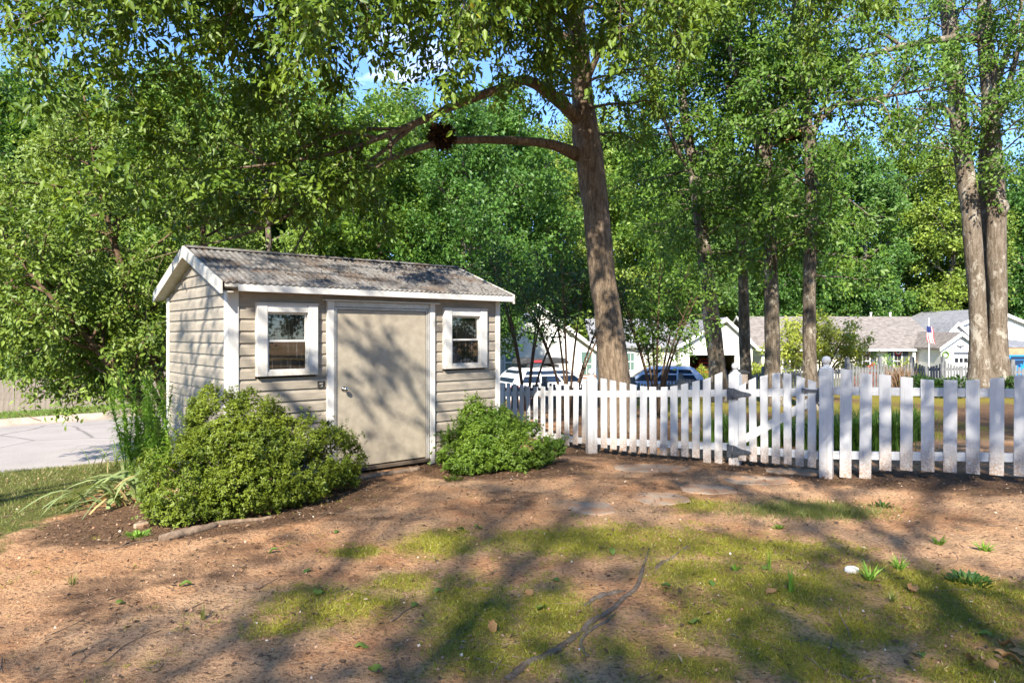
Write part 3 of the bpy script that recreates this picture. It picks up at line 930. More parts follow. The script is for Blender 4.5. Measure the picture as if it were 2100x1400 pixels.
# ------------------------------------------------------------------ white picket fence and gate
fence = thing('picket_fence', 'white scalloped picket fence with ball topped posts and mud splashed feet', 'fence', (0, 0, 0))
_pk = {}
def picket(parent, p, ang, w, z0, z1, slope, tilt=0.0, m='fence_white'):
    """p: ground plan point of the picket's centre, ang: direction of the fence line"""
    h = round(z1 - z0, 2); sl = round(slope, 2); w = round(w, 3)
    key = (h, sl, w, m)
    if key not in _pk:
        mb = MB(); hw = w / 2; t = .019
        zl, zr = h - sl * hw, h + sl * hw
        mb.add([(-hw, -t, 0), (hw, -t, 0), (hw, -t, zr), (-hw, -t, zl), (-hw, 0, 0), (hw, 0, 0), (hw, 0, zr), (-hw, 0, zl)],
               [(0, 1, 2, 3), (5, 4, 7, 6), (4, 0, 3, 7), (1, 5, 6, 2), (3, 2, 6, 7), (4, 5, 1, 0)])
        _pk[key] = mb.mesh('picket', MT[m], bevel=.0025)
    return mesh_obj('picket', _pk[key], parent, (p[0], p[1], z0), (random.gauss(0, .006), tilt + random.gauss(0, .006), ang))

def ball_post(parent, p, ang, w, z0, z1, ball=True):
    po = MB().box(-w / 2, w / 2, -w / 2, w / 2, 0, z1 - z0).build('post', MT['fence_white'], parent, bevel=.005, loc=(p[0], p[1], z0), rot=(0, 0, ang))
    h = z1 - z0
    if ball:
        r0 = w * .36
        prof = [(w * .52, h), (w * .52, h + .012), (w * .44, h + .020), (w * .30, h + .030), (w * .22, h + .040), (w * .30, h + .048), (w * .20, h + .055)]
        cz = h + .055 + r0 * .93
        for a in np.linspace(-68, 88, 11):
            prof.append((max(.001, r0 * math.cos(math.radians(a))), cz + r0 * math.sin(math.radians(a))))
        MB().lathe(prof, seg=18).build('finial', MT['fence_plain'], po, smooth=True)
    return po

def rail(parent, a, b, za, zb, h=.088, t=.036, off=.02):
    a = np.array(a, float); b = np.array(b, float); d = unit(b - a); n2 = np.array([-d[1], d[0]])
    ang = math.atan2(d[1], d[0])
    L = np.linalg.norm(b - a)
    mb = MB()
    mb.add([(0, 0, -h / 2), (L, 0, zb - za - h / 2), (L, t, zb - za - h / 2), (0, t, -h / 2), (0, 0, h / 2), (L, 0, zb - za + h / 2), (L, t, zb - za + h / 2), (0, t, h / 2)],
           [(0, 3, 2, 1), (4, 5, 6, 7), (0, 1, 5, 4), (1, 2, 6, 5), (2, 3, 7, 6), (3, 0, 4, 7)])
    return mb.build('rail', MT['fence_plain'], parent, bevel=.003, loc=(a[0], a[1], za), rot=(0, 0, ang))

def z_at(p, px_y):   # height of a photo row seen at plan point p
    return EYE - (px_y - HORIZON) / FP * p[1]

def fence_run(parent, a, b, tops, bots, w, t0=.5, skip_rail=False, rz=None, tilt0=0.0):
    """tops/bots are the photo rows of each picket's head and foot, spread evenly from a to b"""
    a = np.array(a); b = np.array(b); n = len(tops)
    ang = math.atan2(*(b - a)[::-1])
    P = [a + (b - a) * ((i + t0) / n) for i in range(n)]
    Z1 = [z_at(P[i], tops[i]) for i in range(n)]
    Z0 = [z_at(P[i], bots[i]) for i in range(n)]
    for i in range(n):
        sl = (Z1[min(n - 1, i + 1)] - Z1[max(0, i - 1)]) / (np.linalg.norm(b - a) / n * (min(n - 1, i + 1) - max(0, i - 1)))
        picket(parent, P[i], ang, w * random.uniform(.97, 1.03), Z0[i], Z1[i], sl, tilt0)
    return P, Z0, Z1

PA, PB, PC, PD, PE = [FA[i] for i in range(5)]
# run from the shed back corner to the first post, receding
tops = [782, 784, 785, 784, 784, 785, 787, 789, 792, 793, 792, 791, 789, 787, 784, 781]
start = np.array([-.62, 12.85])
runP = [start + (PB - start) * ((i + .3) / 16) for i in range(16)]
ang = math.atan2(*(PB - start)[::-1])
for i, p in enumerate(runP):
    zt = z_at(p, tops[i]); z0 = zt - .93 - .06 * math.sin(i / 15 * math.pi) + .05
    picket(fence, p, ang, .112, z0, zt, 0)
rail(fence, start, PB, z_at(start, 805) - .03, z_at(PB, 805), .085); rail(fence, start, PB, z_at(start, 805) - .60, z_at(PB, 907), .085)
ball_post(fence, PB, 0.15, .135, z_at(PB, 932) - .05, z_at(PB, 777))
# run from the first post to the hinge post
P2, _, _ = fence_run(fence, PB + unit(PC - PB) * .13, PC - unit(PC - PB) * .03, [776, 780, 784, 788.6, 791.5, 793, 793, 791, 787, 781, 775, 766], [918, 921, 924, 926, 928, 930, 933, 934, 936, 938, 949, 952], .096)
n2 = lambda a, b: np.array([-(unit(b - a))[1], unit(b - a)[0]])
rail(fence, PB, PC, z_at(PB, 808), z_at(PC, 806), .088); rail(fence, PB, PC, z_at(PB, 904), z_at(PC, 916), .088)
hp = PC + n2(PB, PC) * .055 + unit(PC - PB) * .085
ball_post(fence, hp, -.62, .128, z_at(PC, 958) - .04, z_at(PC, 767))
# latch post and the run beyond it
ball_post(fence, PD, -.55, .135, z_at(PD, 978) - .06, z_at(PD, 757))
P3, _, _ = fence_run(fence, PD + unit(PE - PD) * .10, PE + unit(PE - PD) * .16, [757, 765, 768.6, 773, 777, 779, 778, 774, 770, 763], [979, 981, 964, 964, 966, 968, 971, 974, 976, 979], .116)
far_end = PE + unit(PE - PD) * .9
rail(fence, PD, far_end, z_at(PD, 801), z_at(PD, 801) + .09, .088); rail(fence, PD, far_end, z_at(PD, 933), z_at(PD, 933) + .24, .088)
for i in range(5):
    p = PE + unit(PE - PD) * (.25 + .176 * i)
    picket(fence, p, math.atan2(*(PE - PD)[::-1]), .116, .22 + .02 * i, 1.25 + .01 * i, .0)
# gate
gate = thing('garden_gate', 'white picket gate with diagonal brace and black strap hinges', 'gate', (0, 0, 0))
g0 = PC + unit(PD - PC) * .135; g1 = PD - unit(PD - PC) * .085
gang = math.atan2(*(g1 - g0)[::-1])
GP, GZ0, GZ1 = fence_run(gate, g0, g1, [789, 776, 769, 765, 766, 772, 781], [944, 946, 948, 950, 951, 955, 958], .090)
rail(gate, g0 - unit(PD - PC) * .02, g1, z_at(g0, 807), z_at(g1, 803), .09); rail(gate, g0 - unit(PD - PC) * .02, g1, z_at(g0, 921), z_at(g1, 934), .09)
a = g0; b = g1; L = np.linalg.norm(b - a)
za, zb = z_at(g0, 908), z_at(g1, 814)
br = MB(); h = .055
br.add([(0, .001, za - h), (L, .001, zb - h), (L, .034, zb - h), (0, .034, za - h), (0, .001, za + h), (L, .001, zb + h), (L, .034, zb + h), (0, .034, za + h)],
       [(0, 3, 2, 1), (4, 5, 6, 7), (0, 1, 5, 4), (1, 2, 6, 5), (2, 3, 7, 6), (3, 0, 4, 7)])
br.build('brace', MT['fence_plain'], gate, loc=(a[0], a[1], 0), rot=(0, 0, gang))
def strap_hinge(py):
    zc = z_at(PC, py)
    hg = empty('hinge', (g0[0], g0[1], zc), gang); 
    hg.parent = gate
    y = -.028
    MB().prism([(-.125, -.085), (-.055, -.065), (-.055, .065), (-.125, .075)], 'y', y, y + .006).build('leaf', MT['iron'], hg, bevel=.001)
    MB().prism([(-.045, -.07), (.06, -.035), (.155, -.022), (.185, -.005), (.185, .008), (.155, .022), (.06, .035), (-.045, .07)], 'y', y, y + .006).build('strap', MT['iron'], hg, bevel=.001)
    MB().tube([(-.05, y - .003, -.07), (-.05, y - .003, .07)], .009, 8).build('pin', MT['iron'], hg, smooth=True)
strap_hinge(806); strap_hinge(922)
lt = empty('latch', (g1[0], g1[1], z_at(g1, 801)), gang); lt.parent = gate
MB().box(-.16, .03, -.040, -.030, -.014, .014).box(-.17, -.13, -.046, -.028, -.022, .022).build('latch_bar', MT['iron'], lt, bevel=.002)
MB().lathe([(.022, -.055), (.024, -.04), (.014, -.03), (.014, -.024)], (.03, 0, .02), 10, 'y').build('latch_keeper', MT['iron'], lt)
MB().tube([(.0, -.045, 0), (.005, -.048, -.06), (.0, -.046, -.13), (.02, -.046, -.16)], .009, 6).box(-.014, .014, -.05, -.036, -.12, -.04).build('latch_handle', MT['iron'], lt, bevel=.001)
# ------------------------------------------------------------------ trees with hand-placed trunks and limbs
def px_path(rows, base):
    """rows of (px, py, Y, radius) -> local points and radii"""
    P = np.array([at(a, b, c) for a, b, c, r_ in rows]) - np.array(base)
    return P, np.array([r_[3] for r_ in rows])

def trunk_obj(name, P, R, m, parent, n=40, sides=18, jit=.10):
    Q = spline(np.hstack([P, R[:, None]]), n)
    o = MB().tube(Q[:, :3], Q[:, 3], sides, jit=jit).build(name, m, parent, smooth=True)
    return Q[:, :3], Q[:, 3]

def flare(P, R, k=1.35, h=.35):
    return P, R

# ---- the big oak behind the fence
base = np.array(gloc(1.84, 12.0, -.1))
oak = thing('oak_tree', 'large brown barked oak with low sweeping limbs behind the white fence', 'tree', base)
Yk = 12.0
rows = [(1270, 905, Yk, .44), (1266, 870, Yk, .37), (1262, 800, Yk, .305), (1253, 700, Yk, .272), (1240, 600, Yk, .258), (1227, 480, Yk, .252), (1216, 380, Yk, .252), (1208, 320, Yk, .272), (1200, 265, Yk, .248), (1194, 200, Yk, .205), (1190, 120, 11.9, .18), (1181, 40, 11.8, .16), (1172, -60, 11.7, .14), (1160, -250, 11.5, .11), (1155, -450, 11.3, .07), (1150, -640, 11.2, .03)]
P, R = px_path(rows, base); R = R * .90
oakP, oakR = trunk_obj('trunk', P, R, MT['bark_oak'], oak, 70, 22, .13)
LIMBS = [
    [(1190, 250, 11.95, .15), (1150, 212, 11.7, .125), (1085, 165, 11.3, .11), (1045, 176, 11.0, .10), (960, 205, 10.5, .085), (870, 245, 10.0, .07), (790, 278, 9.5, .055), (700, 310, 9.1, .042), (600, 330, 8.7, .03), (480, 345, 8.3, .02), (330, 345, 8.0, .012), (180, 330, 7.8, .006)],
    [(1185, 318, 11.95, .14), (1130, 296, 11.7, .10), (1050, 288, 11.4, .088), (960, 287, 11.0, .078), (890, 295, 10.7, .07), (800, 325, 10.2, .062), (700, 375, 9.7, .05), (620, 425, 9.3, .04), (550, 462, 9.0, .03), (470, 490, 8.8, .02), (390, 508, 8.6, .012), (280, 540, 8.4, .006)],
    [(1198, 180, 11.9, .08), (1225, 115, 11.7, .065), (1250, 85, 11.5, .055), (1310, 45, 11.2, .042), (1390, 10, 10.8, .03), (1480, -20, 10.4, .015)],
    [(1185, 95, 11.85, .10), (1105, 45, 11.4, .085), (1040, 12, 11.0, .07), (960, -30, 10.4, .06), (800, -50, 9.5, .045), (600, -30, 8.8, .03), (400, 10, 8.3, .018), (200, 50, 8.0, .008)],
    [(1176, -20, 11.7, .10), (1050, -130, 10.2, .08), (850, -170, 8.9, .06), (600, -140, 8.0, .04), (350, -60, 7.6, .025), (120, 30, 7.4, .012), (-60, 100, 7.3, .006)],
    [(1172, -60, 11.7, .09), (1300, -160, 11.4, .07), (1450, -170, 11.0, .05), (1600, -110, 10.6, .03), (1720, -40, 10.3, .012)],
    [(1168, -120, 11.6, .09), (1150, -230, 10.2, .07), (1090, -200, 8.8, .05), (1010, -110, 8.0, .03), (960, -20, 7.6, .015), (940, 60, 7.4, .006)],
    [(1186, 70, 11.85, .06), (1140, 20, 10.8, .05), (1100, -30, 10.0, .035), (1040, 0, 9.3, .02), (1000, 70, 8.9, .01)],
    [(1160, -260, 11.5, .08), (950, -330, 9.5, .06), (700, -300, 8.0, .04), (450, -200, 7.2, .025), (250, -60, 6.9, .01)],
    [(1160, -240, 11.5, .08), (1000, -300, 9.0, .06), (820, -200, 7.7, .04), (700, -80, 7.3, .02), (640, 40, 7.1, .01)],
    [(1160, -260, 11.5, .07), (1100, -330, 9.5, .05), (1180, -260, 8.2, .035), (1250, -120, 7.6, .02), (1290, 0, 7.4, .008)],
    [(1158, -300, 11.5, .07), (1300, -380, 10.5, .05), (1480, -300, 9.8, .035), (1600, -160, 9.4, .02), (1680, -20, 9.2, .008)],
    [(1160, -280, 11.5, .07), (900, -360, 10.0, .05), (560, -280, 9.2, .035), (300, -130, 8.8, .02), (100, 0, 8.6, .008)],
    [(870, -170, 8.9, .05), (700, -100, 8.6, .035), (560, 20, 8.4, .02), (470, 150, 8.3, .008)],
    [(850, 255, 9.9, .05), (760, 330, 9.5, .035), (660, 400, 9.2, .022), (560, 430, 9.0, .01)],
    [(1175, -40, 11.7, .07), (1240, -70, 10.6, .05), (1300, -40, 9.9, .03), (1330, 40, 9.5, .015)],
]
tubes, twigs = [], []
SPEC_OAK = [dict(sp=.19, len=(.9, 2.0), ang=58, bias=(0, -.1, -.12), wob=.2, trop=-.05, t0=.30, rmax=.03, n=5, taper=.35),
            dict(sp=.14, len=(.3, .75), ang=52, bias=(0, 0, -.15), wob=.2, trop=-.08, t0=.2, rmax=.010, n=3, taper=.3)]
r1 = np.random.default_rng(21)
for i, L_ in enumerate(LIMBS):
    P, R = px_path(L_, base); R = R * np.linspace(.85, .62, len(R))
    Q = spline(np.hstack([P, R[:, None]]), 26)
    MB().tube(Q[:, :3], np.maximum(Q[:, 3], .004), 9, jit=.10).build('limb', MT['bark_oak'], oak, smooth=True)
    side_branches(r1, Q[:, :3], Q[:, 3], [dict(SPEC_OAK[0], t0=.48 if i < 2 else .30), SPEC_OAK[1]], tubes, twigs)
# small shoots straight from the upper trunk
side_branches(r1, oakP[36:], oakR[36:], [dict(sp=.20, len=(1.2, 2.6), ang=70, bias=(0, -.1, .1), wob=.2, t0=.0, rmax=.03, n=5), SPEC_OAK[1]], tubes, twigs)
def clear_of_shed(p):
    w = np.array(p) + base      # twigs that would brush the shed's roof or gable have been pruned away
    u_ = (w[0] - SA[0]) * .7607 + (w[1] - SA[1]) * .6491; v_ = -(w[0] - SA[0]) * .6491 + (w[1] - SA[1]) * .7607
    return not (-.9 < u_ < SL + .5 and -1.6 < v_ < SW + .3 and w[2] < 3.05)
twigs = [q for q in twigs if clear_of_shed(q[0]) and clear_of_shed(q[1])]; tubes = [q for q in tubes if clear_of_shed(q[0][-1])]
branch_obj('branches', tubes, MT['bark_oak'], oak)
crown_obj(r1, twigs, MT['oak_leaf'], oak, 40, .088, .46, 'ovate', droop=.35, spread=.07, up=.6)
# extra hanging foliage low above the shed roof, behind it
print('oak twigs', len(twigs))

# ---- multi-stemmed tree between shed and street
def stem_tree(name, label, loc, stems, spec, leafm, barkm, per, L, wl, tmpl, seed, group=None, rj=.08, kw={}, n=22, zmin=None):
    r_ = np.random.default_rng(seed)
    t = thing(name, label, 'tree', loc, group=group)
    tubes, twigs = [], []
    for st in stems:
        st = np.array(st, float)
        Q = spline(st, n)
        MB().tube(Q[:, :3], np.maximum(Q[:, 3], .004), 10, jit=rj).build('trunk' if len(stems) == 1 else 'stem', barkm, t, smooth=True)
        side_branches(r_, Q[:, :3], Q[:, 3], spec, tubes, twigs)
    if zmin is not None:
        twigs = [q for q in twigs if min(q[0][2], q[1][2]) > zmin]; tubes = [q for q in tubes if q[0][-1][2] > zmin]
    branch_obj('branches', tubes, barkm, t)
    crown_obj(r_, twigs, leafm, t, per, L, wl, tmpl, **kw)
    return t, len(twigs)
lb = np.array(gloc(-5.9, 12.4, -.1))
stems = [[(0, 0, 0, .11), (-.25, -.1, 1.2, .09), (-.7, -.3, 2.8, .07), (-1.2, -.4, 4.6, .045), (-1.5, -.5, 6.6, .02)],
         [(.1, .1, 0, .09), (.1, .2, 1.4, .075), (.2, .4, 3.0, .055), (.1, .5, 4.8, .035), (.1, .4, 6.0, .015)],
         [(-.1, -.1, 0, .09), (-.7, -.3, 1.4, .07), (-1.7, -.4, 2.6, .05), (-3.0, -.4, 3.3, .03), (-4.2, -.3, 3.5, .012)],
         [(0, -.15, 0, .08), (-.4, -.7, 1.1, .06), (-.9, -1.2, 2.2, .045), (-1.6, -1.6, 3.3, .03), (-2.2, -1.7, 4.2, .012)],
         [(-.1, .1, 0, .08), (-1.1, .5, 1.0, .06), (-2.2, .7, 2.4, .045), (-3.2, .6, 4.0, .03), (-3.6, .5, 5.4, .012)],
         [(-.1, 0, .2, .06), (-.8, .3, 1.5, .045), (-1.9, .4, 2.5, .03), (-3.3, .4, 3.0, .012)]]
_, nt_ = stem_tree('street_side_tree', 'dense bushy multi stemmed tree with low hanging leaves between shed and street', lb, stems,
          [dict(sp=.15, len=(.9, 1.9), ang=62, bias=(-.08, -.08, .02), wob=.2, trop=-.04, t0=.30, rmax=.03, n=5, taper=.3),
           dict(sp=.14, len=(.3, .7), ang=55, bias=(0, 0, -.12), wob=.2, trop=-.08, t0=.15, rmax=.008, n=3)],
          MT['left_leaf'], MT['bark_thin'], 48, .082, .48, 'ovate', 31, zmin=1.05, kw=dict(droop=.35, spread=.09, up=.6))
print('left twigs', nt_)

# ---- slender trees beyond the gate
def slender(label, rows, forks, seed, crown, bark='bark_grey', per=40, leaf=.105):
    b = np.array(gloc((rows[0][0] - 1050) / FP * rows[0][2], rows[0][2], -.05))
    t = thing('slender_tree', label, 'tree', b, group='slender trees beyond the gate')
    r_ = np.random.default_rng(seed)
    P, R = px_path(rows, b); P[0] = (0, 0, 0)
    Q, QR = trunk_obj('trunk', P, R, MT[bark], t, 44, 14, .14)
    tubes, twigs = [], []
    side_branches(r_, Q, QR, crown, tubes, twigs)
    for f in forks:
        P, R = px_path(f, b)
        K = spline(np.hstack([P, R[:, None]]), 20)
        MB().tube(K[:, :3], np.maximum(K[:, 3], .004), 9, jit=.1).build('limb', MT[bark], t, smooth=True)
        c2 = [dict(crown[0], t0=.3, len=(.7, 1.5)), crown[1]]
        side_branches(r_, K[:, :3], K[:, 3], c2, tubes, twigs)
    branch_obj('branches', tubes, MT[bark], t)
    crown_obj(r_, twigs, MT['mid_leaf'], t, per, leaf, .5, 'diamond', droop=.3, spread=.11, up=.6)
    return t, len(twigs)
CR = [dict(sp=.17, len=(1.1, 2.5), ang=72, bias=(0, -.15, -.05), wob=.2, trop=-.04, t0=.26, rmax=.025, n=5, taper=.35),
      dict(sp=.2, len=(.35, .8), ang=55, bias=(0, 0, -.1), wob=.2, trop=-.06, t0=.2, rmax=.008, n=3)]
Y1 = 17.0
sl1 = slender('slender grey tree leaning towards the big oak, nearest to it', [(1478, 815, Y1, .26), (1472, 770, Y1, .215), (1465, 700, Y1, .205), (1452, 600, Y1, .19), (1442, 500, Y1, .17), (1430, 400, Y1, .15), (1415, 310, Y1, .125), (1402, 220, Y1, .11), (1390, 100, Y1, .09), (1382, -40, Y1, .07), (1380, -200, Y1, .03)],
        [[(1425, 365, Y1, .07), (1380, 290, 16.4, .05), (1345, 190, 16, .035), (1320, 90, 15.7, .015)]], 41, CR)
Y2 = 18.5
sl2 = slender('thinnest dark grey tree beside the gate hinge post', [(1532, 812, Y2, .20), (1530, 770, Y2, .16), (1527, 700, Y2, .145), (1525, 600, Y2, .135), (1520, 500, Y2, .125), (1512, 400, Y2, .11), (1500, 300, Y2, .09), (1490, 150, Y2, .07), (1480, 0, Y2, .05), (1475, -150, Y2, .02)],
        [[(1515, 430, Y2, .06), (1545, 350, 18, .045), (1560, 240, 17.6, .03), (1580, 130, 17.2, .015)]], 42, CR)
Y3 = 16.0
sl3 = slender('forked tree with leafy bark behind the middle of the gate', [(1588, 818, Y3, .24), (1585, 775, Y3, .185), (1584, 700, Y3, .175), (1582, 600, Y3, .155), (1580, 500, Y3, .14), (1576, 400, Y3, .13), (1573, 320, Y3, .125), (1565, 260, Y3, .095), (1558, 200, Y3, .09), (1552, 130, Y3, .08), (1545, 40, Y3, .07), (1540, -80, Y3, .05), (1535, -220, Y3, .02)],
        [[(1573, 325, Y3, .10), (1552, 298, Y3, .09), (1537, 240, Y3, .085), (1520, 180, Y3, .075), (1500, 110, Y3, .065), (1475, 30, Y3, .055), (1455, -60, Y3, .03)],
         [(1572, 310, Y3, .07), (1590, 262, Y3, .055), (1602, 215, Y3, .05), (1612, 150, Y3, .035), (1625, 60, Y3, .02)],
         [(1572, 290, Y3, .05), (1577, 230, Y3, .04), (1580, 160, Y3, .03), (1582, 80, Y3, .015)]], 43, CR)
Y4 = 15.0
sl4 = slender('straight grey tree with a long side limb, beside the latch post', [(1665, 825, Y4, .22), (1662, 780, Y4, .155), (1660, 700, Y4, .140), (1660, 600, Y4, .13), (1662, 500, Y4, .13), (1665, 400, Y4, .135), (1662, 320, Y4, .13), (1655, 270, Y4, .115), (1651, 170, Y4, .105), (1645, 80, Y4, .09), (1632, 0, Y4, .075), (1620, -100, Y4, .05), (1612, -240, Y4, .02)],
        [[(1663, 300, Y4, .07), (1672, 265, Y4, .06), (1690, 238, Y4, .055), (1715, 217, Y4, .05), (1760, 208, Y4, .045), (1830, 196, Y4, .035), (1890, 186, Y4, .025), (1950, 172, Y4, .012)],
         [(1664, 275, Y4, .05), (1690, 215, Y4, .04), (1715, 170, Y4, .032), (1735, 145, Y4, .02), (1760, 90, Y4, .01)]], 44, CR)
print('slender twigs', sl1[1], sl2[1], sl3[1], sl4[1])

# ---- twin trunked tree
Y5 = 19.0
tb = np.array(gloc((2030 - 1050) / FP * Y5, Y5, -.05))
twin = thing('twin_trunk_tree', 'thick twin trunked grey tree standing beyond the fence end', 'tree', tb)
r5 = np.random.default_rng(51)
tubes, twigs = [], []
TW = [[(2014, 812, Y5, .52), (2012, 780, Y5, .44), (2008, 700, Y5, .275), (2003, 600, Y5, .25), (1996, 500, Y5, .27), (1985, 400, Y5, .255), (1972, 300, Y5, .245), (1962, 200, Y5, .24), (1952, 100, Y5, .24), (1942, 0, Y5, .20), (1930, -150, Y5, .13), (1925, -320, Y5, .05)],
      [(2048, 812, Y5 - .1, .50), (2047, 780, Y5 - .1, .42), (2047, 700, Y5 - .1, .275), (2046, 600, Y5 - .1, .26), (2044, 500, Y5 - .1, .285), (2040, 400, Y5 - .1, .27), (2035, 300, Y5 - .1, .25), (2030, 200, Y5 - .1, .235), (2022, 100, Y5 - .1, .215), (2018, 0, Y5 - .1, .18), (2012, -150, Y5, .12), (2010, -320, Y5, .05)],
      [(2024, 800, Y5 + .45, .30), (2024, 700, Y5 + .45, .22), (2022, 500, Y5 + .5, .19), (2018, 350, Y5 + .5, .17), (2025, 250, Y5 + .4, .15), (2050, 150, Y5 + .5, .10), (2085, 50, Y5 + .6, .06), (2110, -60, Y5 + .7, .03)]]
CT = [dict(sp=.23, len=(1.3, 2.8), ang=65, bias=(-.05, -.15, 0), wob=.2, trop=-.03, t0=.42, rmax=.03, n=5, taper=.3), dict(sp=.24, len=(.35, .8), ang=55, bias=(0, 0, -.1), wob=.2, trop=-.05, t0=.3, rmax=.008, n=3)]
for k_, rows in enumerate(TW):
    P, R = px_path(rows, tb); R = R * np.linspace(.80, .92, len(R))
    Q, QR = trunk_obj('trunk', P, R, MT['bark_twin'], twin, 60, 18, .16)
    side_branches(r5, Q, QR, CT, tubes, twigs)
for f in [[(2015, 82, Y5, .13), (1985, 78, 18.8, .115), (1930, 82, 18.5, .10), (1880, 90, 18.2, .085), (1845, 97, 18.0, .075), (1800, 108, 17.8, .055), (1740, 125, 17.5, .035), (1690, 140, 17.3, .015)],
          [(2048, 240, Y5 - .2, .10), (2060, 195, 18.7, .085), (2075, 150, 18.5, .07), (2090, 95, 18.3, .055), (2110, 20, 18.0, .03)],
          [(1968, 280, Y5 - .2, .07), (1945, 230, 18.6, .05), (1920, 215, 18.4, .04), (1880, 260, 18.2, .03), (1850, 300, 18.0, .015)],
          [(1850, 97, 18.0, .05), (1820, 75, 17.9, .04), (1780, 60, 17.7, .03), (1720, 30, 17.5, .015)],
          [(1952, 180, Y5 - .2, .05), (1990, 200, 18.6, .04), (2020, 240, 18.2, .025), (2060, 260, 18.0, .012)]]:
    P, R = px_path(f, tb); K = spline(np.hstack([P, R[:, None]]), 20)
    MB().tube(K[:, :3], np.maximum(K[:, 3], .004), 9, jit=.1).build('limb', MT['bark_twin'], twin, smooth=True)
    side_branches(r5, K[:, :3], K[:, 3], [dict(CT[0], t0=.35, len=(.7, 1.6)), CT[1]], tubes, twigs)
MB().lathe([(.02, -.32), (.10, -.24), (.16, -.1), (.18, 0), (.15, .14), (.08, .25), (.02, .30)], tuple(at(2054, 425, Y5 - .28) - tb), 12).build('burl', MT['bark_twin'], twin, smooth=True)
branch_obj('branches', tubes, MT['bark_twin'], twin)
crown_obj(r5, twigs, MT['mid_leaf'], twin, 32, .105, .5, 'diamond', droop=.3, spread=.1, up=.6)
print('twin twigs', len(twigs))

# ---- understorey trees behind the fence by the oak
def clump_tree(label, px, Y, H, spread, n, seed, per=20, L=.075, leaf='dark_leaf', t0=.4):
    x = (px - 1050) / FP * Y
    r_ = np.random.default_rng(seed)
    stems = []
    for k in range(n):
        a = 6.28 * k / n + r_.normal(0, .3); s_ = spread * r_.uniform(.5, 1.1); h_ = H * r_.uniform(.8, 1.05)
        stems.append([(0.05 * math.cos(a), .05 * math.sin(a), 0, .030), (s_ * .25 * math.cos(a), s_ * .25 * math.sin(a), h_ * .35, .022), (s_ * .6 * math.cos(a), s_ * .6 * math.sin(a), h_ * .7, .015), (s_ * math.cos(a), s_ * math.sin(a), h_, .006)])
    return stem_tree('understorey_tree', label, gloc(x, Y, -.05), stems, [dict(sp=.15, len=(.5, 1.0), ang=55, bias=(0, 0, 0), wob=.2, trop=-.02, t0=t0, rmax=.012, n=4, taper=.3), dict(sp=.16, len=(.2, .4), ang=50, wob=.2, trop=-.05, t0=.2, rmax=.004, n=3, show=False)],
                     MT[leaf], MT['bark_thin'], per, L, .5, 'diamond', seed, kw=dict(droop=.2, spread=.05, up=.7))
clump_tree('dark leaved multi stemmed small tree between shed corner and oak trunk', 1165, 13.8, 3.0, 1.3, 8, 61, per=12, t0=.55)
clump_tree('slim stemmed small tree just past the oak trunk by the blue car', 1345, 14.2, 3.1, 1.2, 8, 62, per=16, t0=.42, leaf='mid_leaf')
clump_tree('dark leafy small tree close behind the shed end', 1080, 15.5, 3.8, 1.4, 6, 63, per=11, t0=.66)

# ---- wood behind: a few crowns, copied
def forest_proto(seed, H, Rr, leafm, barkm, name, label, group, nl=22, per=40, leaf=.20, cb=.10, tk=1.0):
    r_ = np.random.default_rng(seed)
    t = thing(name, label, 'tree', (0, 0, 0), group=group)
    trunk = np.array([(0, 0, -.3, H * .017 * tk), (r_.normal(0, .1), r_.normal(0, .1), H * .3, H * .013 * tk), (r_.normal(0, .3), r_.normal(0, .3), H * .65, H * .008 * tk), (r_.normal(0, .3), r_.normal(0, .3), H * .97, .02)])
    Q = spline(trunk, 24)
    MB().tube(Q[:, :3], Q[:, 3], 9, jit=.1).build('trunk', barkm, t, smooth=True)
    tubes, twigs = [], []
    for k in range(nl):
        f = k / (nl - 1)
        z = H * (cb + (.96 - cb) * f); i = int(f * .9 * 23 * .96)
        j = int(np.argmin(abs(Q[:, 2] - z))); p = Q[j, :3]
        az = 2.4 * k + r_.normal(0, .3)
        el = math.radians(5 + 60 * f + r_.normal(0, 8))
        env = math.sin(math.pi * min(1, (.22 + .78 * f)) ** .9) ** .7 if f < .98 else .3
        L = Rr * max(.35, env) * r_.uniform(.75, 1.15)
        d = np.array([math.cos(az) * math.cos(el), math.sin(az) * math.cos(el), math.sin(el)])
        bp = wander(r_, p, d, L, 6, .12, .03); br = np.linspace(.07, .02, 7)
        tubes.append((bp, br, 5))
        side_branches(r_, bp, br, [dict(sp=.24, len=(.9, 2.1), ang=55, bias=(0, 0, .05), wob=.2, t0=.2, rmax=.03, n=4, taper=.35), dict(sp=.33, len=(.4, .9), ang=50, wob=.2, t0=.15, rmax=.01, n=2, show=False)], tubes, twigs)
    branch_obj('branches', tubes, barkm, t)
    crown_obj(r_, twigs, leafm, t, per, leaf, .55, 'diamond', droop=.25, spread=.22, up=.55)
    return t, len(twigs)
protos = [forest_proto(71, 14, 4.2, MT['forest_leaf'], MT['bark_grey'], 'forest_tree', 'x', 'x'),
          forest_proto(72, 14, 3.8, MT['forest_leaf2'], MT['bark_grey'], 'forest_tree', 'x', 'x'),
          forest_proto(73, 14, 4.6, MT['forest_leaf'], MT['bark_grey'], 'forest_tree', 'x', 'x', nl=26)]
print('forest twigs', [p[1] for p in protos])
WOOD_A = [(-120, 31, 13, 1), (30, 34, 14.5, 0), (130, 29, 11.0, 1), (235, 33, 11.5, 1), (340, 30, 13, 0), (450, 37, 15.5, 2), (560, 31, 13, 1), (670, 37, 15, 0), (770, 31, 12.5, 2), (860, 36, 14, 1), (950, 30, 12, 0), (-60, 44, 19, 2), (160, 46, 18, 0), (400, 48, 19, 2), (620, 48, 19, 0), (840, 48, 18, 1), (1010, 50, 19, 2)]
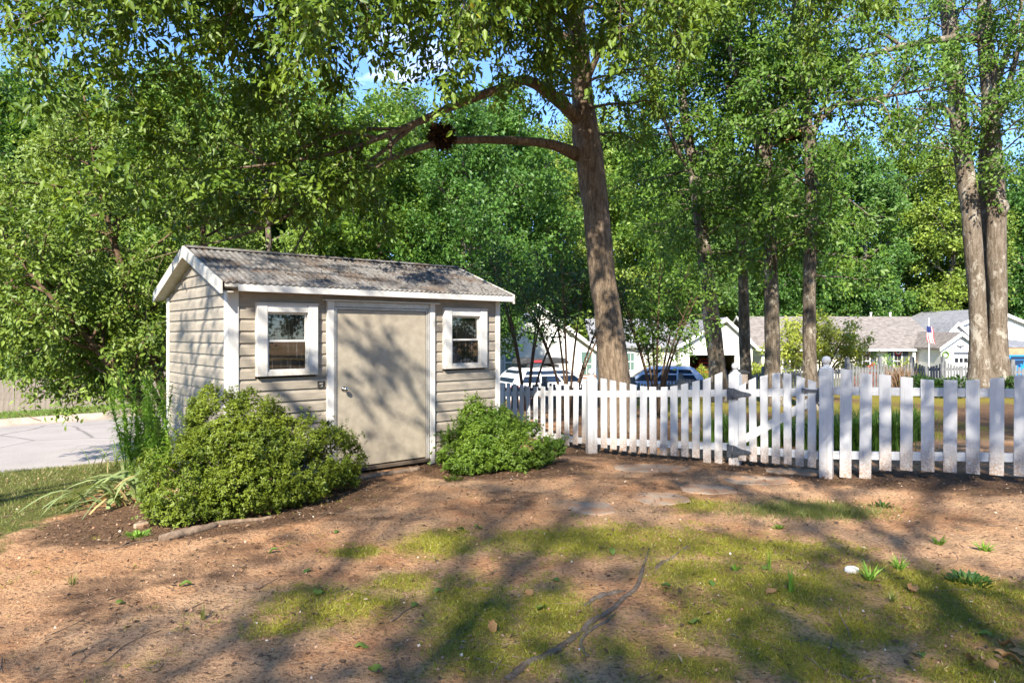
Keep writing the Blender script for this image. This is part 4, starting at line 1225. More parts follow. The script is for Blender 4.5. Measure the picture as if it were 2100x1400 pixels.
WOOD_B = [(1100, 62, 20, 0), (1190, 58, 19, 1), (1290, 60, 20, 2), (1380, 66, 20, 0), (1460, 62, 18, 1), (1540, 70, 20, 2), (1620, 66, 19.5, 0), (1700, 70, 21, 1), (1780, 66, 19.5, 2), (1860, 72, 21.5, 0), (1940, 66, 19.5, 1), (2020, 70, 18.5, 2), (2110, 64, 18, 0), (2200, 66, 19, 1), (1240, 78, 26, 1), (1400, 80, 23, 2), (1600, 82, 20, 0), (1820, 84, 20, 1), (2040, 84, 21, 2)]
WOOD_C = [(16, -7, 13, 0), (22, -12, 14, 1), (27, -4, 13, 2), (19, -20, 14, 0), (10, -24, 14, 2), (0, -27, 14, 1), (-10, -26, 14, 0), (-20, -20, 14, 2), (30, -16, 15, 1), (-27, -10, 13, 0), (25, 4, 12, 2)]
ORD = 'first second third fourth fifth sixth seventh eighth ninth tenth eleventh twelfth thirteenth fourteenth fifteenth sixteenth'.split()
used = set()
rf = np.random.default_rng(77)
for lst, lab, grp in ((WOOD_C, 'tall leafy tree standing behind the viewer', 'wood behind the viewer'), (WOOD_A, 'tall leafy green tree in the wood across the street behind the shed', 'wood across the street'), (WOOD_B, 'tall leafy green tree in the wood behind the houses', 'wood behind the houses')):
    for px, Y, H, k in lst:
        src = protos[k][0]
        o = copy_tree(src) if k in used else src
        used.add(k)
        x = px if lst is WOOD_C else (px - 1050) / FP * Y
        o.location = (x, Y, gz(x, Y) - .1)
        s_ = H / 14.0
        o.scale = (s_ * rf.uniform(.92, 1.15), s_ * rf.uniform(.92, 1.15), s_)
        o.rotation_euler = (0, 0, rf.uniform(0, 6.28))
        if lst is not WOOD_C:
            near = (Y < 40) if lst is WOOD_A else (Y < 75)
            row = sorted(q[0] for q in lst if ((q[1] < 40) if lst is WOOD_A else (q[1] < 75)) == near)
            lab_ = '%s-row tree, %s from the %s in the wood %s' % ('front' if near else 'back', ORD[row.index(px)], 'street side' if lst is WOOD_A else 'oak', 'across the street' if lst is WOOD_A else 'behind the houses')
        else: lab_ = lab
        tag(o, lab_, 'tree', grp)

# ---- trees standing behind the photographer: they throw the dappled shade across the yard
shade_p = [forest_proto(81, 15.5, 4.6, MT['oak_leaf'], MT['bark_oak'], 'yard_tree', 'tall yard tree behind the viewer shading the clay', 'yard trees behind the viewer', nl=16, per=10, leaf=.16, cb=.32, tk=.5),
           forest_proto(82, 15.5, 4.2, MT['oak_leaf'], MT['bark_oak'], 'yard_tree', 'thin crowned yard tree behind the viewer shading the shed', 'thin yard trees behind the viewer', nl=13, per=9, leaf=.14, cb=.40)]
SHADE = [(0, .4, -6.4, 1.0, .92, 2.1), (0, 5.4, -5.8, .97, .90, 4.0), (0, 11.2, -4.4, 1.0, 1.0, 1.0), (1, -13.5, -6.0, 1.0, .8, .3), (1, -2.4, -7.4, 1.0, .68, 3.3)]
seen = set()
for k, x, y, s_, sz, rz in SHADE:
    o = copy_tree(shade_p[k][0]) if k in seen else shade_p[k][0]
    seen.add(k)
    o.location = (x, y, gz(x, y)); o.scale = (s_, s_, sz); o.rotation_euler = (0, 0, rz)
# two yard trees whose low limbs reach over the viewer towards the shed and the fence
REACH = [dict(sp=.30, len=(.6, 1.35), ang=62, bias=(0, 0, -.05), wob=.2, trop=-.02, t0=.42, rmax=.025, n=4, taper=.25), dict(sp=.2, len=(.3, .6), ang=52, wob=.2, trop=-.05, t0=.2, rmax=.007, n=3)]
stem_tree('yard_tree', 'yard tree behind the viewer with a limb reaching towards the shed', gloc(-8.4, -2.6, -.1),
          [[(0, 0, 0, .24), (.1, .1, 2.5, .20), (.0, .2, 5.0, .16), (-.2, .0, 8.0, .10), (-.3, 0, 10.5, .03)],
           [(.0, .2, 3.6, .08), (1.2, 1.5, 4.6, .05), (2.8, 3.4, 5.4, .035), (4.4, 4.6, 5.5, .022), (6.2, 5.0, 5.2, .01)],
           [(.0, .2, 4.8, .08), (1.6, 1.6, 5.9, .05), (3.4, 3.6, 6.6, .035), (5.2, 5.0, 6.8, .022), (7.0, 5.2, 6.6, .01)]],
          REACH, MT['oak_leaf'], MT['bark_oak'], 11, .12, .5, 'ovate', 83, kw=dict(droop=.3, spread=.07, up=.6))
stem_tree('yard_tree', 'yard tree behind the viewer with a limb reaching towards the gate', gloc(7.3, -3.2, -.1),
          [[(0, 0, 0, .24), (-.1, .1, 2.5, .20), (.0, .2, 5.0, .16), (.2, .0, 8.0, .10), (.3, 0, 10.5, .03)],
           [(.0, .2, 3.4, .08), (-1.2, 1.6, 4.3, .055), (-2.9, 3.6, 5.0, .04), (-4.6, 5.0, 5.1, .025), (-6.4, 5.6, 4.8, .01)],
           [(.0, .2, 4.4, .08), (-.8, 1.8, 5.2, .05), (-1.8, 3.6, 5.4, .035), (-2.8, 4.9, 5.2, .022), (-3.6, 5.6, 4.9, .01)]],
          REACH, MT['oak_leaf'], MT['bark_oak'], 20, .12, .5, 'ovate', 84, kw=dict(droop=.3, spread=.07, up=.6))
# ------------------------------------------------------------------ azaleas, weeds, iris, strap grass
def azalea(name, label, c, rz, lobes, n, leafm, seed, L=.031):
    """lobes: (x, y, z, rx, ry, rz) ellipsoids in local axes; leaves sit in rosettes near their surfaces"""
    r_ = np.random.default_rng(seed)
    t = thing(name, label, 'bush', c, rz)
    lob = np.array(lobes)
    area = lob[:, 3] * lob[:, 5]
    pick = r_.choice(len(lob), n // 7, p=area / area.sum())
    d = unit(r_.normal(0, 1, (len(pick), 3)))
    shoot = (r_.random(len(pick)) < .10) * r_.random(len(pick)) * .30
    bumps = 1 + shoot + .24 * (fbm(d[:, 0] * 3.6 + pick, d[:, 2] * 3.6 + d[:, 1] * 3, 3) - .5) * 2
    rad = (1 - .34 * r_.random(len(pick)) ** 1.8) * bumps
    C = lob[pick, :3] + d * lob[pick, 3:] * rad[:, None]
    inside = np.zeros(len(C), bool)
    for q_ in lob:
        inside |= (((C - q_[:3]) / (q_[3:] * .70)) ** 2).sum(1) < 1
    hole = fbm(C[:, 0] * 5.5 + 3, C[:, 2] * 5.5 + C[:, 1] * 3.1, 3, seed * .37) > .36
    keep = hole & (~inside | (r_.random(len(C)) < .12)) & (C[:, 2] > .02)
    C = C[keep]; d = d[keep]
    sb = r_.choice(len(C), 110); sd_ = unit(d[sb] * .55 + np.array([0, 0, .8]) + r_.normal(0, .25, (110, 3))); sl_ = r_.uniform(.3, 1.0, 110)
    for st_ in (.05, .09, .13, .17, .21):
        C = np.vstack([C, C[sb] + sd_ * (st_ * sl_)[:, None]]); d = np.vstack([d, sd_])
    k = 8
    ax = unit(d * .7 + np.array([0, 0, .6]) + r_.normal(0, .35, d.shape))
    idx = np.repeat(np.arange(len(C)), k); m_ = len(idx)
    az = r_.random(m_) * 6.28
    u_ = unit(np.cross(ax, np.array([.3, .2, 1.0]))); w_ = np.cross(ax, u_)
    rd = np.cos(az)[:, None] * u_[idx] + np.sin(az)[:, None] * w_[idx]
    D = unit(rd + ax[idx] * r_.uniform(-.1, .75, m_)[:, None])
    N = unit(ax[idx] - rd * .3 + r_.normal(0, .25, (m_, 3)))
    P = C[idx] + ax[idx] * r_.uniform(-.03, .015, m_)[:, None]
    ln = L * r_.uniform(.65, 1.25, m_)
    cl = fbm(C[:, 0] * 4, C[:, 1] * 3 + C[:, 2] * 4, 3, seed)
    rnd = np.clip(.15 + .8 * (cl[idx] - .25) + .4 * (r_.random(m_) - .3), 0, 1)
    cr = mesh_obj('foliage', leaf_mesh('foliage', leafm, P, D, N, ln, ln * .48, 'diamond', rnd), t); cr['kind'] = 'stuff'
    mb = MB()
    for i in range(26):
        q_ = lob[r_.integers(len(lob))]; e_ = q_[:3] + unit(r_.normal(0, 1, 3)) * q_[3:] * .8
        e_[2] = max(e_[2], .15)
        b_ = np.array([q_[0] * .5 + r_.normal(0, .06), q_[1] * .5 + r_.normal(0, .06), -.03])
        mid_ = (b_ + e_) / 2 + r_.normal(0, .05, 3)
        mb.tube(spline([b_, mid_, e_], 6), np.linspace(.012, .004, 6), 4)
    so = mb.build('stems', MT['bark_thin'], t, smooth=True); so['kind'] = 'stuff'
    return t
azalea('azalea_bush', 'wide yellow green azalea bush spreading in front of the shed window', gloc(*BUSH1), TH,
       [(0, 0, .45, .62, .46, .40), (-.48, -.10, .34, .38, .44, .34), (.45, .02, .42, .48, .40, .38), (.05, .12, .68, .42, .34, .38), (-.15, .10, .62, .34, .32, .40), (.74, .02, .38, .42, .32, .34), (-.55, -.22, .20, .34, .36, .22), (-.1, -.35, .22, .50, .28, .24), (.42, -.28, .22, .44, .26, .22), (-.20, .20, .82, .22, .20, .28), (1.0, .06, .34, .30, .24, .26), (.95, .0, .12, .25, .22, .14)], 165000, MT['azalea'], 91, .028)
azalea('azalea_bush', 'rounded bright green azalea bush at the shed corner by the fence', gloc(*BUSH2), .45,
       [(0, 0, .30, .52, .40, .30), (-.40, -.05, .26, .34, .32, .26), (.44, .0, .26, .34, .32, .26), (.06, .1, .46, .30, .28, .26), (-.22, .12, .56, .17, .16, .28), (.18, -.22, .20, .45, .26, .20), (-.36, -.2, .16, .34, .24, .17), (.68, -.05, .18, .26, .24, .18)], 85000, MT['azalea2'], 92)

# tall feathery weeds by the shed's gable end
rw = np.random.default_rng(95)
def tall_weed(x, y, h, lean):
    t = thing('tall_weed', 'tall feathery green weed stem beside the shed gable wall', 'weed', gloc(x, y), rw.uniform(0, 6.28), group='tall weeds by the shed gable')
    tip = np.array([lean * h * rw.normal(0, .5), lean * h * rw.normal(0, .5), h])
    K = spline([(0, 0, -.02), tip * .35 + rw.normal(0, .01, 3), tip * .7 + rw.normal(0, .015, 3), tip], 14)
    MB().tube(K, np.linspace(.0065, .002, 14), 5).build('stem', MT['weed'], t, smooth=True)
    n = int(190 * h / 1.2)
    f = .22 + .78 * rw.random(n)
    i = (f * 12.99).astype(int); P = K[i] + (K[i + 1] - K[i]) * ((f * 12.99) - i)[:, None]
    az = np.arange(n) * 2.4
    D = np.stack([np.cos(az), np.sin(az), rw.uniform(-.35, .6, n)], 1)
    N = np.stack([-.3 * np.cos(az), -.3 * np.sin(az), np.ones(n)], 1)
    ln = rw.uniform(.09, .16, n) * (1.05 - .5 * f)
    o = mesh_obj('leaves', leaf_mesh('leaves', MT['weed'], P, D, N, ln, ln * .15, 'strap'), t); o['kind'] = 'stuff'
for k in range(30):
    a = rw.random()
    c = at(256 + 84 * a, 900, 7.45 + .5 * rw.random() - .35 * a)
    tall_weed(c[0], c[1], rw.uniform(.5, 1.18), .22)
for px, Y, h in ((352, 6.95, 1.22), (300, 7.3, 1.25), (262, 7.9, 1.2)):
    c = at(px, 900, Y); tall_weed(c[0], c[1], h, .12)

# iris clump: each strap leaf a part
def strap_leaf(t, m, base, az, L, W, rise, drop, r_, name='leaf', seg=9):
    d = np.array([math.cos(az), math.sin(az), 0])
    s_ = np.linspace(0, 1, seg)
    C = np.array(base)[None] + d[None] * (L * s_ * (.35 + .65 * s_))[:, None]
    C[:, 2] += rise * np.sin(s_ * math.pi * .62) - drop * s_ ** 2.4
    side = np.array([-d[1], d[0], 0]); tw = r_.normal(0, .35)
    w_ = W * np.sin(np.clip(.25 + s_ * .75, 0, 1) * math.pi) ** .6
    w_[-1] = .001
    V = []; 
    for i in range(seg):
        sd = side * math.cos(tw * s_[i]) + np.array([0, 0, math.sin(tw * s_[i])])
        V += [C[i] - sd * w_[i] / 2, C[i] + np.array([0, 0, -.12 * w_[i]]), C[i] + sd * w_[i] / 2]
    Fs = []
    for i in range(seg - 1):
        for j in range(2):
            a = i * 3 + j; Fs.append((a, a + 1, a + 4, a + 3))
    o = MB().add(V, Fs).build(name, m, t, smooth=True)
    a_ = o.data.attributes.new('rnd', 'FLOAT', 'FACE'); a_.data.foreach_set('value', np.full(len(Fs), r_.random(), np.float32))
    return o
ri = np.random.default_rng(97)
ib = gp(248, 1022); iris = thing('iris_clump', 'clump of arching pale green iris leaves at the bush edge by the lawn', 'plant', gloc(ib[0], ib[1]))
for k in range(60):
    az = math.radians(ri.normal(195, 52))
    strap_leaf(iris, MT['iris'], (ri.normal(.06, .16), ri.normal(0, .20), 0), az, ri.uniform(.34, .62), ri.uniform(.026, .042), ri.uniform(.14, .36), ri.uniform(.10, .34), ri)
ib2 = gp(245, 962); iris2 = thing('lily_clump', 'thin dry leaved clump sprawling behind the iris by the kerb', 'plant', gloc(ib2[0], ib2[1]))
for k in range(26):
    strap_leaf(iris2, MT['iris'], (ri.normal(0, .14), ri.normal(0, .14), 0), ri.uniform(0, 6.28), ri.uniform(.3, .6), ri.uniform(.008, .014), ri.uniform(.12, .38), ri.uniform(.06, .25), ri)

# strap grass clumps behind gate and fence
rl = np.random.default_rng(99)
def strap_clump(label, x, y, n, L, seed):
    r_ = np.random.default_rng(seed)
    t = thing('strap_grass_clump', label, 'grass clump', gloc(x, y), group='strap grass behind the fence')
    az = r_.random(n) * 6.28; rr = np.abs(r_.normal(0, .12, n))
    P = np.stack([rr * np.cos(az), rr * np.sin(az), np.zeros(n)], 1)
    D = np.stack([np.cos(az) * r_.uniform(.1, .8, n), np.sin(az) * r_.uniform(.1, .8, n), np.ones(n)], 1)
    N = np.stack([-np.cos(az), -np.sin(az), .3 * np.ones(n)], 1)
    ln = L * r_.uniform(.6, 1.15, n)
    o = mesh_obj('blades', leaf_mesh('blades', MT['liriope'], P, D, N, ln, .013, 'strap'), t); o['kind'] = 'stuff'
SG = ((1722, 8.9), (1765, 8.75), (1800, 8.8), (1838, 8.9), (1700, 9.6), (1755, 9.6), (1820, 9.7), (1880, 10.2), (1462, 10.6), (1505, 10.3), (1540, 10.1), (1575, 9.9), (1488, 11.2), (1610, 10.2), (1640, 10.6), (1660, 9.7))
for i, (px, Y) in enumerate(SG):
    strap_clump('dark green strap grass clump behind the white fence, %s counting from the oak' % ORD[sorted(SG).index((px, Y))], (px - 1050) / FP * Y, Y, 230, .58 if px > 1690 else .46, 200 + i)
# low dark plants at the foot of the twin tree
for i, (px, Y) in enumerate(((1905, 18.2), (1940, 18.0), (1965, 18.3), (2075, 18.2), (2095, 18.4), (1880, 18.8))):
    x = (px - 1050) / FP * Y
    t = thing('low_shrub', 'low dark plant by the twin trunked tree, %s counting from the gate' % ORD[sorted((1905, 1940, 1965, 2075, 2095, 1880)).index(px)], 'shrub', gloc(x, Y), group='low plants at the twin tree')
    n = 700; d = unit(rl.normal(0, 1, (n, 3))); P = d * np.array([.42, .35, .30]) * (.5 + .5 * rl.random(n))[:, None] + np.array([0, 0, .22])
    P[:, 2] = np.abs(P[:, 2])
    ln = rl.uniform(.08, .14, n)
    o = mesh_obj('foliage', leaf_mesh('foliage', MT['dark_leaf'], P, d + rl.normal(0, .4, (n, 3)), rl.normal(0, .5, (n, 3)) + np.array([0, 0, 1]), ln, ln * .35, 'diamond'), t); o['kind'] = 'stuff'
    MB().tube([(0, 0, -.02), (.02, 0, .2)], [.02, .01], 5).build('stem', MT['bark_thin'], t)

# ------------------------------------------------------------------ ground cover (uncountable)
rc = np.random.default_rng(101)
def scatter(n, x0, x1, y0, y1, mask, thr=.5, pw=1.0, ybias=1.0):
    x = rc.uniform(x0, x1, n); y = y0 + (y1 - y0) * rc.random(n) ** ybias
    k = mask(x, y); k = k + (fbm(x * 3.1, y * 3.1, 4, 4.0) - .5) * .9
    fine_ = (fbm(x * 14, y * 14, 3, 1.0) - .5) * pw
    ok = (k + fine_ > thr) & (rc.random(n) < np.clip((k + fine_ - thr) * 1.6 + .08, 0, 1))
    d = street_dist(x, y); ok &= d > 5.15
    return x[ok], y[ok]
def upright(name, label, x, y, m, L, W, tmpl, lean=.5, up=1.0, rnd=None):
    n = len(x)
    P = np.stack([x, y, ground_z(x, y) - .003], 1)
    D = np.stack([rc.normal(0, lean, n), rc.normal(0, lean, n), up * np.ones(n)], 1)
    N = rc.normal(0, 1, (n, 3)) + np.array([0, -1.2, .6])
    ln = L * rc.uniform(.55, 1.35, n)
    return tag(mesh_obj(name, leaf_mesh(name, m, P, D, N, ln, W * rc.uniform(.7, 1.3, n), tmpl, rnd)), label, name.replace('_', ' '), kind='stuff')
shed_in = lambda x, y: ((x - SA[0]) * .7607 + (y - SA[1]) * .6491 > 0) & ((x - SA[0]) * .7607 + (y - SA[1]) * .6491 < SL) & (-(x - SA[0]) * .6491 + (y - SA[1]) * .7607 > -.02) & (-(x - SA[0]) * .6491 + (y - SA[1]) * .7607 < SW)
x, y = scatter(620000, -3.5, 6.6, 2.7, 9.0, moss_mask, .42, 1.0, 1.25)
upright('moss', 'short yellow green moss and fine grass over the clay', x, y, MT['moss_b'], .026, .005, 'tri', .8, .9)
print('moss', len(x))
x, y = scatter(110000, -12, -3.4, 3.0, 17, grass_mask, .5)
ok = ~shed_in(x, y); x, y = x[ok], y[ok]
upright('lawn_grass', 'short patchy lawn grass between yard and kerb', x, y, MT['lawn'], .045, .007, 'tri', .55)
print('lawn', len(x))
x, y = scatter(45000, -26, -7, 16, 32, grass_mask, .4)
upright('verge_grass', 'green verge grass along the privacy fence', x, y, MT['verge'], .12, .02, 'tri', .5)
h = gp(1660, 1048); n = 5200
x = h[0] + rc.normal(0, .34, n); y = h[1] + rc.normal(0, .15, n)
upright('grass_tuft', 'low hummock of fine pale grass on the bare yard', x, y, MT['lawn'], .06, .0035, 'blade', .6)
# litter: dead leaf scraps, mulch
x, y = scatter(90000, -6, 8.5, 2.7, 14.5, litter_mask, .35)
ok = ~shed_in(x, y); x, y = x[ok], y[ok]
x2 = rc.uniform(-5.5, 6.5, 15000); y2 = 2.7 + 6.5 * rc.random(15000) ** 1.2
x = np.concatenate([x, x2]); y = np.concatenate([y, y2]); n = len(x)
ok = ~shed_in(x, y); x, y = x[ok], y[ok]; n = len(x)
P = np.stack([x, y, ground_z(x, y) + .004 + .01 * rc.random(n)], 1)
D = np.stack([rc.normal(0, 1, n), rc.normal(0, 1, n), rc.normal(0, .25, n)], 1)
N = np.stack([rc.normal(0, .35, n), rc.normal(0, .35, n), np.ones(n)], 1)
ln = .010 + .045 * rc.random(n) ** 3
tag(mesh_obj('leaf_litter', leaf_mesh('leaf_litter', MT['litter'], P, D, N, ln, ln * rc.uniform(.15, .6, n), 'diamond')), 'brown scraps of dead leaves and mulch on the clay', 'leaf litter', kind='stuff')
print('litter', n)
# clods and grit
n = 9000
x = rc.uniform(-5.5, 6.5, n); y = 2.7 + 6.3 * rc.random(n) ** 1.2
ok = ~shed_in(x, y); x, y = x[ok], y[ok]; n = len(x)
P = np.stack([x, y, ground_z(x, y)], 1); D = rc.normal(0, 1, (n, 3)) * np.array([1, 1, .4]); N = rc.normal(0, .6, (n, 3)) + np.array([0, -.5, 1.])
ln = .006 + .022 * rc.random(n) ** 3
tag(mesh_obj('clay_clods', leaf_mesh('clay_clods', MT['clod'], P, D, N, ln, ln * rc.uniform(.5, 1.0, n), 'clod')), 'small clods and grit scattered over the clay', 'clods', kind='stuff')
# bits of twig, too small to pick apart
mb = MB(); rt = np.random.default_rng(131)
for k in range(340):
    x0 = rt.uniform(-5, 6); y0 = 2.8 + 6 * rt.random() ** 1.3
    if shed_in(np.array([x0]), np.array([y0]))[0]: continue
    a = rt.uniform(0, 6.28); L = rt.uniform(.05, .28); q0 = np.array([x0, y0]); dr = np.array([math.cos(a), math.sin(a)])
    mid_ = q0 + dr * L * .5 + rt.normal(0, L * .08, 2); q1 = q0 + dr * L
    w = rt.uniform(.0015, .0045)
    mb.tube([(q[0], q[1], gz(q[0], q[1]) + w) for q in (q0, mid_, q1)], [w, w * .8, w * .5], 4)
tag(mb.build('twig_bits', MT['stick']), 'fine broken twig bits scattered over the yard', 'twigs', kind='stuff')
# pine-straw like roof litter along the eave
n = 1000
u_ = rc.uniform(-.1, SL + .1, n); v_ = rc.random(n) ** .6
yl = SW / 2 - (SW / 2 + .15) * v_; zl = 2.575 - PITCH * (SW / 2 - yl) + .014
P = np.stack([u_, yl, zl], 1); D = rc.normal(0, 1, (n, 3)) * np.array([1, 1, .15]); N = rc.normal(0, .2, (n, 3)) + np.array([0, 0, 1.])
ln = rc.uniform(.02, .06, n)
o = mesh_obj('roof_litter', leaf_mesh('roof_litter', MT['litter'], P, D, N, ln, ln * .2, 'diamond'), roof); o['kind'] = 'stuff'

# ------------------------------------------------------------------ stepping stones, roots, sticks, fallen leaves
def slab(label, px, py, rx, ry, rot, seed):
    r_ = np.random.default_rng(seed); c = gp(px, py)
    wx = rx / FP * c[1]; wy = (gp(px, py - ry)[1] - gp(px, py + ry)[1]) / 2
    k = 9; a = np.sort((np.arange(k) + r_.uniform(-.3, .3, k)) / k * 6.28)
    poly = [(wx * math.copysign(abs(math.cos(t)) ** .7, math.cos(t)) * r_.uniform(.88, 1.08), wy * math.copysign(abs(math.sin(t)) ** .7, math.sin(t)) * r_.uniform(.88, 1.08)) for t in a]
    o = MB().prism(poly, 'z', -.04, .006).build('stepping_stone', MT['stone'], bevel=.006, loc=gloc(c[0], c[1], .006), rot=(r_.normal(0, .01), r_.normal(0, .01), rot))
    tag(o, label, 'stepping stone', 'stepping stones leading to the gate')
slab('square grey stepping stone farthest from the gate beside the moss', 1212, 1040, 52, 14, 0, 1)
slab('grey stepping stone with a pointed edge, in the middle of the path', 1355, 1022, 55, 14, .2, 2)
slab('grey stepping stone lying next to the pointed one towards the gate', 1452, 1004, 60, 10, -.1, 3)
slab('long flat stepping stone directly in front of the gate', 1560, 986, 72, 9, .1, 4)
slab('long flat stone lying along the fence foot near the oak', 1330, 960, 80, 8, -.15, 5)
slab('worn stone sill half buried under the gate bottom', 1630, 967, 62, 7, -.3, 6)

def ground_tube(name, label, cat, rows, m, group=None, lift=-.3, sides=10, n=64, z0=0.0, jit=.32):
    """rows of (px, py, radius px)"""
    K = []
    for a, b, r_ in rows:
        c = gp(a, b); rr = .95 * r_ / FP * c[1]
        K.append((c[0], c[1], rr))
    Q = spline(K, n)
    zz = ground_z(Q[:, 0], Q[:, 1]) + Q[:, 2] * lift + z0
    Pn = np.stack([Q[:, 0], Q[:, 1], zz], 1); org = Pn[0].copy()
    o = MB().tube(Pn - org, np.maximum(Q[:, 2], .002), sides, jit=jit).build(name, m, smooth=True, loc=org)
    return tag(o, label, cat, group)
ground_tube('tree_root', 'long grey exposed root snaking across the moss towards the viewer', 'root', [(1040, 1392, 10), (1075, 1362, 11), (1110, 1345, 10), (1150, 1325, 9), (1185, 1300, 9), (1215, 1272, 8), (1250, 1250, 7), (1275, 1228, 7), (1300, 1210, 6), (1312, 1190, 5), (1318, 1165, 4), (1326, 1145, 3), (1331, 1125, 2)], MT['root'])
ground_tube('tree_root', 'short curled root branching beside the long exposed root', 'root', [(1205, 1345, 4), (1195, 1328, 5), (1192, 1312, 5), (1205, 1295, 5), (1225, 1280, 5), (1245, 1268, 4), (1262, 1252, 2)], MT['root'])
ground_tube('tree_root', 'thick root stub lying parallel above the long root', 'root', [(1198, 1240, 4), (1220, 1228, 7), (1245, 1220, 8), (1265, 1216, 7), (1285, 1212, 4)], MT['root'])
ground_tube('tree_root', 'short dark root arching out of the moss near the path', 'root', [(1345, 1166, 4), (1352, 1160, 7), (1362, 1152, 6), (1372, 1147, 4), (1410, 1118, 2)], MT['root'])
ground_tube('tree_root', 'forked pale root at the bottom edge of the yard', 'root', [(1690, 1375, 2), (1720, 1378, 4), (1755, 1392, 4), (1790, 1384, 3), (1815, 1392, 2)], MT['stick'])
ground_tube('edging_log', 'weathered curved edging timber below the wide azalea', 'log', [(325, 1110, 9), (350, 1106, 11), (380, 1098, 11), (420, 1088, 9), (450, 1078, 7), (500, 1070, 5), (560, 1062, 3)], MT['stick'], lift=.35)
ground_tube('edging_log', 'long edging timber half buried along the shed foot', 'log', [(655, 992, 5), (720, 985, 6), (800, 972, 6), (860, 962, 5)], MT['stick'], lift=.35)
STK = [((145, 1350), (178, 1335), 3.2, 'short thick stick at the near clay corner'), ((150, 1358), (330, 1295), 1.8, 'long thin twig lying across bare clay'), ((455, 1250), (478, 1237), 1.2, 'tiny thin twig beside moss edge'), ((800, 1275), (845, 1244), 2.6, 'straight brown stick on the moss'),
       ((670, 1235), (715, 1200), 1.6, 'dark twig across a shaded clay patch'), ((345, 1260), (478, 1233), 1.5, 'pale thin twig lying on the clay'), ((205, 1130), (320, 1095), 1.4, 'slender twig near the lawn edge'), ((1010, 1385), (1032, 1345), 2.2, 'stick beside the long exposed root'),
       ((1000, 1318), (1135, 1293), 1.5, 'pale bent twig lying across dark moss'), ((1585, 1136), (1665, 1128), 1.5, 'straight dark twig on shaded moss'), ((1650, 1345), (1700, 1372), 3.0, 'grey broken branch near the bottom edge'), ((1530, 1040), (1600, 1020), 2.2, 'dark crooked stick beside the grass hummock'),
       ((850, 1065), (880, 1058), 1.2, 'small twig on sunlit clay below the door'), ((1720, 1250), (1745, 1310), 2.4, 'grey half buried root end in shade'), ((540, 1130), (600, 1118), 1.2, 'fine twig below the wide azalea'), ((1840, 1345), (1900, 1330), 1.3, 'thin twig near the curled brown leaves')]
rs = np.random.default_rng(111)
for a, b, w, lab in STK:
    a = np.array(a, float); b = np.array(b, float); d = b - a; nrm = np.array([-d[1], d[0]]) / np.linalg.norm(d)
    k = [(*(a + d * f + nrm * rs.normal(0, .05) * np.linalg.norm(d) * (0 if f in (0, 1) else 1)), w * (1 - .5 * f)) for f in (0, .3, .6, 1)]
    ground_tube('stick', lab, 'stick', k, MT['stick'], lift=.8, sides=6, n=12)
# fallen green leaves, each one a curled oak leaf
FL = [(630, 1170), (380, 1205), (742, 1325), (768, 1380), (690, 1090), (945, 1090), (1570, 1168), (1425, 1280), (1365, 1203), (2020, 1305), (250, 1240), (650, 1215), (1140, 1190), (1255, 1135), (1600, 1080), (1110, 1250), (850, 1240), (560, 1135), (900, 1210), (980, 1085), (1460, 1200), (1890, 1350)]
lm = {}
for i, (px, py) in enumerate(FL):
    c = gp(px, py); k = i % 4
    if k not in lm:
        r_ = np.random.default_rng(300 + k); mb = MB()
        L = .072; seg = 7; V = []; Fs = []
        wd = [.005, .015, .012, .022, .018, .012, .001]
        for s_ in range(seg):
            f = s_ / (seg - 1); zc = .012 * math.sin(f * 3.1 * (1 + .3 * k)) + .004 * k * f
            for j in (-1, 0, 1):
                V.append((f * L - L / 2, j * wd[s_] * (1 + .1 * k), zc + (.012 * abs(j) if k % 2 else -.004 * abs(j))))
        for s_ in range(seg - 1):
            for j in range(2):
                a = s_ * 3 + j; Fs.append((a, a + 1, a + 4, a + 3))
        me = MB().add(V, Fs).mesh('fallen_leaf', MT['green_fallen'], smooth=True)
        a_ = me.attributes.new('rnd', 'FLOAT', 'FACE'); a_.data.foreach_set('value', np.full(len(Fs), .15 + .27 * k, np.float32))
        lm[k] = me
    o = mesh_obj('fallen_leaf', lm[k], None, gloc(c[0], c[1], .010), (rs.normal(0, .2), rs.normal(0, .2), rs.uniform(0, 6.28)))
    tag(o, 'single fallen green leaf lying on the bare yard', 'leaf', 'fallen green leaves on the yard')
# curled dead leaves near the corner
dead = MB()
for k, (px, py) in enumerate(((2050, 1345), (2075, 1360), (2035, 1368), (2065, 1330), (2085, 1340), (1995, 1362), (1580, 1215), (1870, 1215), (1700, 1045), (1010, 1290), (1085, 1215))):
    c = gp(px, py)
    o = mesh_obj('dead_leaf', lm[k % 4].copy(), None, gloc(c[0], c[1], .012), (rs.normal(0, .3), rs.normal(0, .3), rs.uniform(0, 6.28)))
    o.data.materials.clear(); o.data.materials.append(MT['nest_leaf']); o.scale = (1.15, 1.15, 1.5)
    tag(o, 'curled brown dead leaf lying on the yard', 'leaf', 'curled dead leaves on the yard')
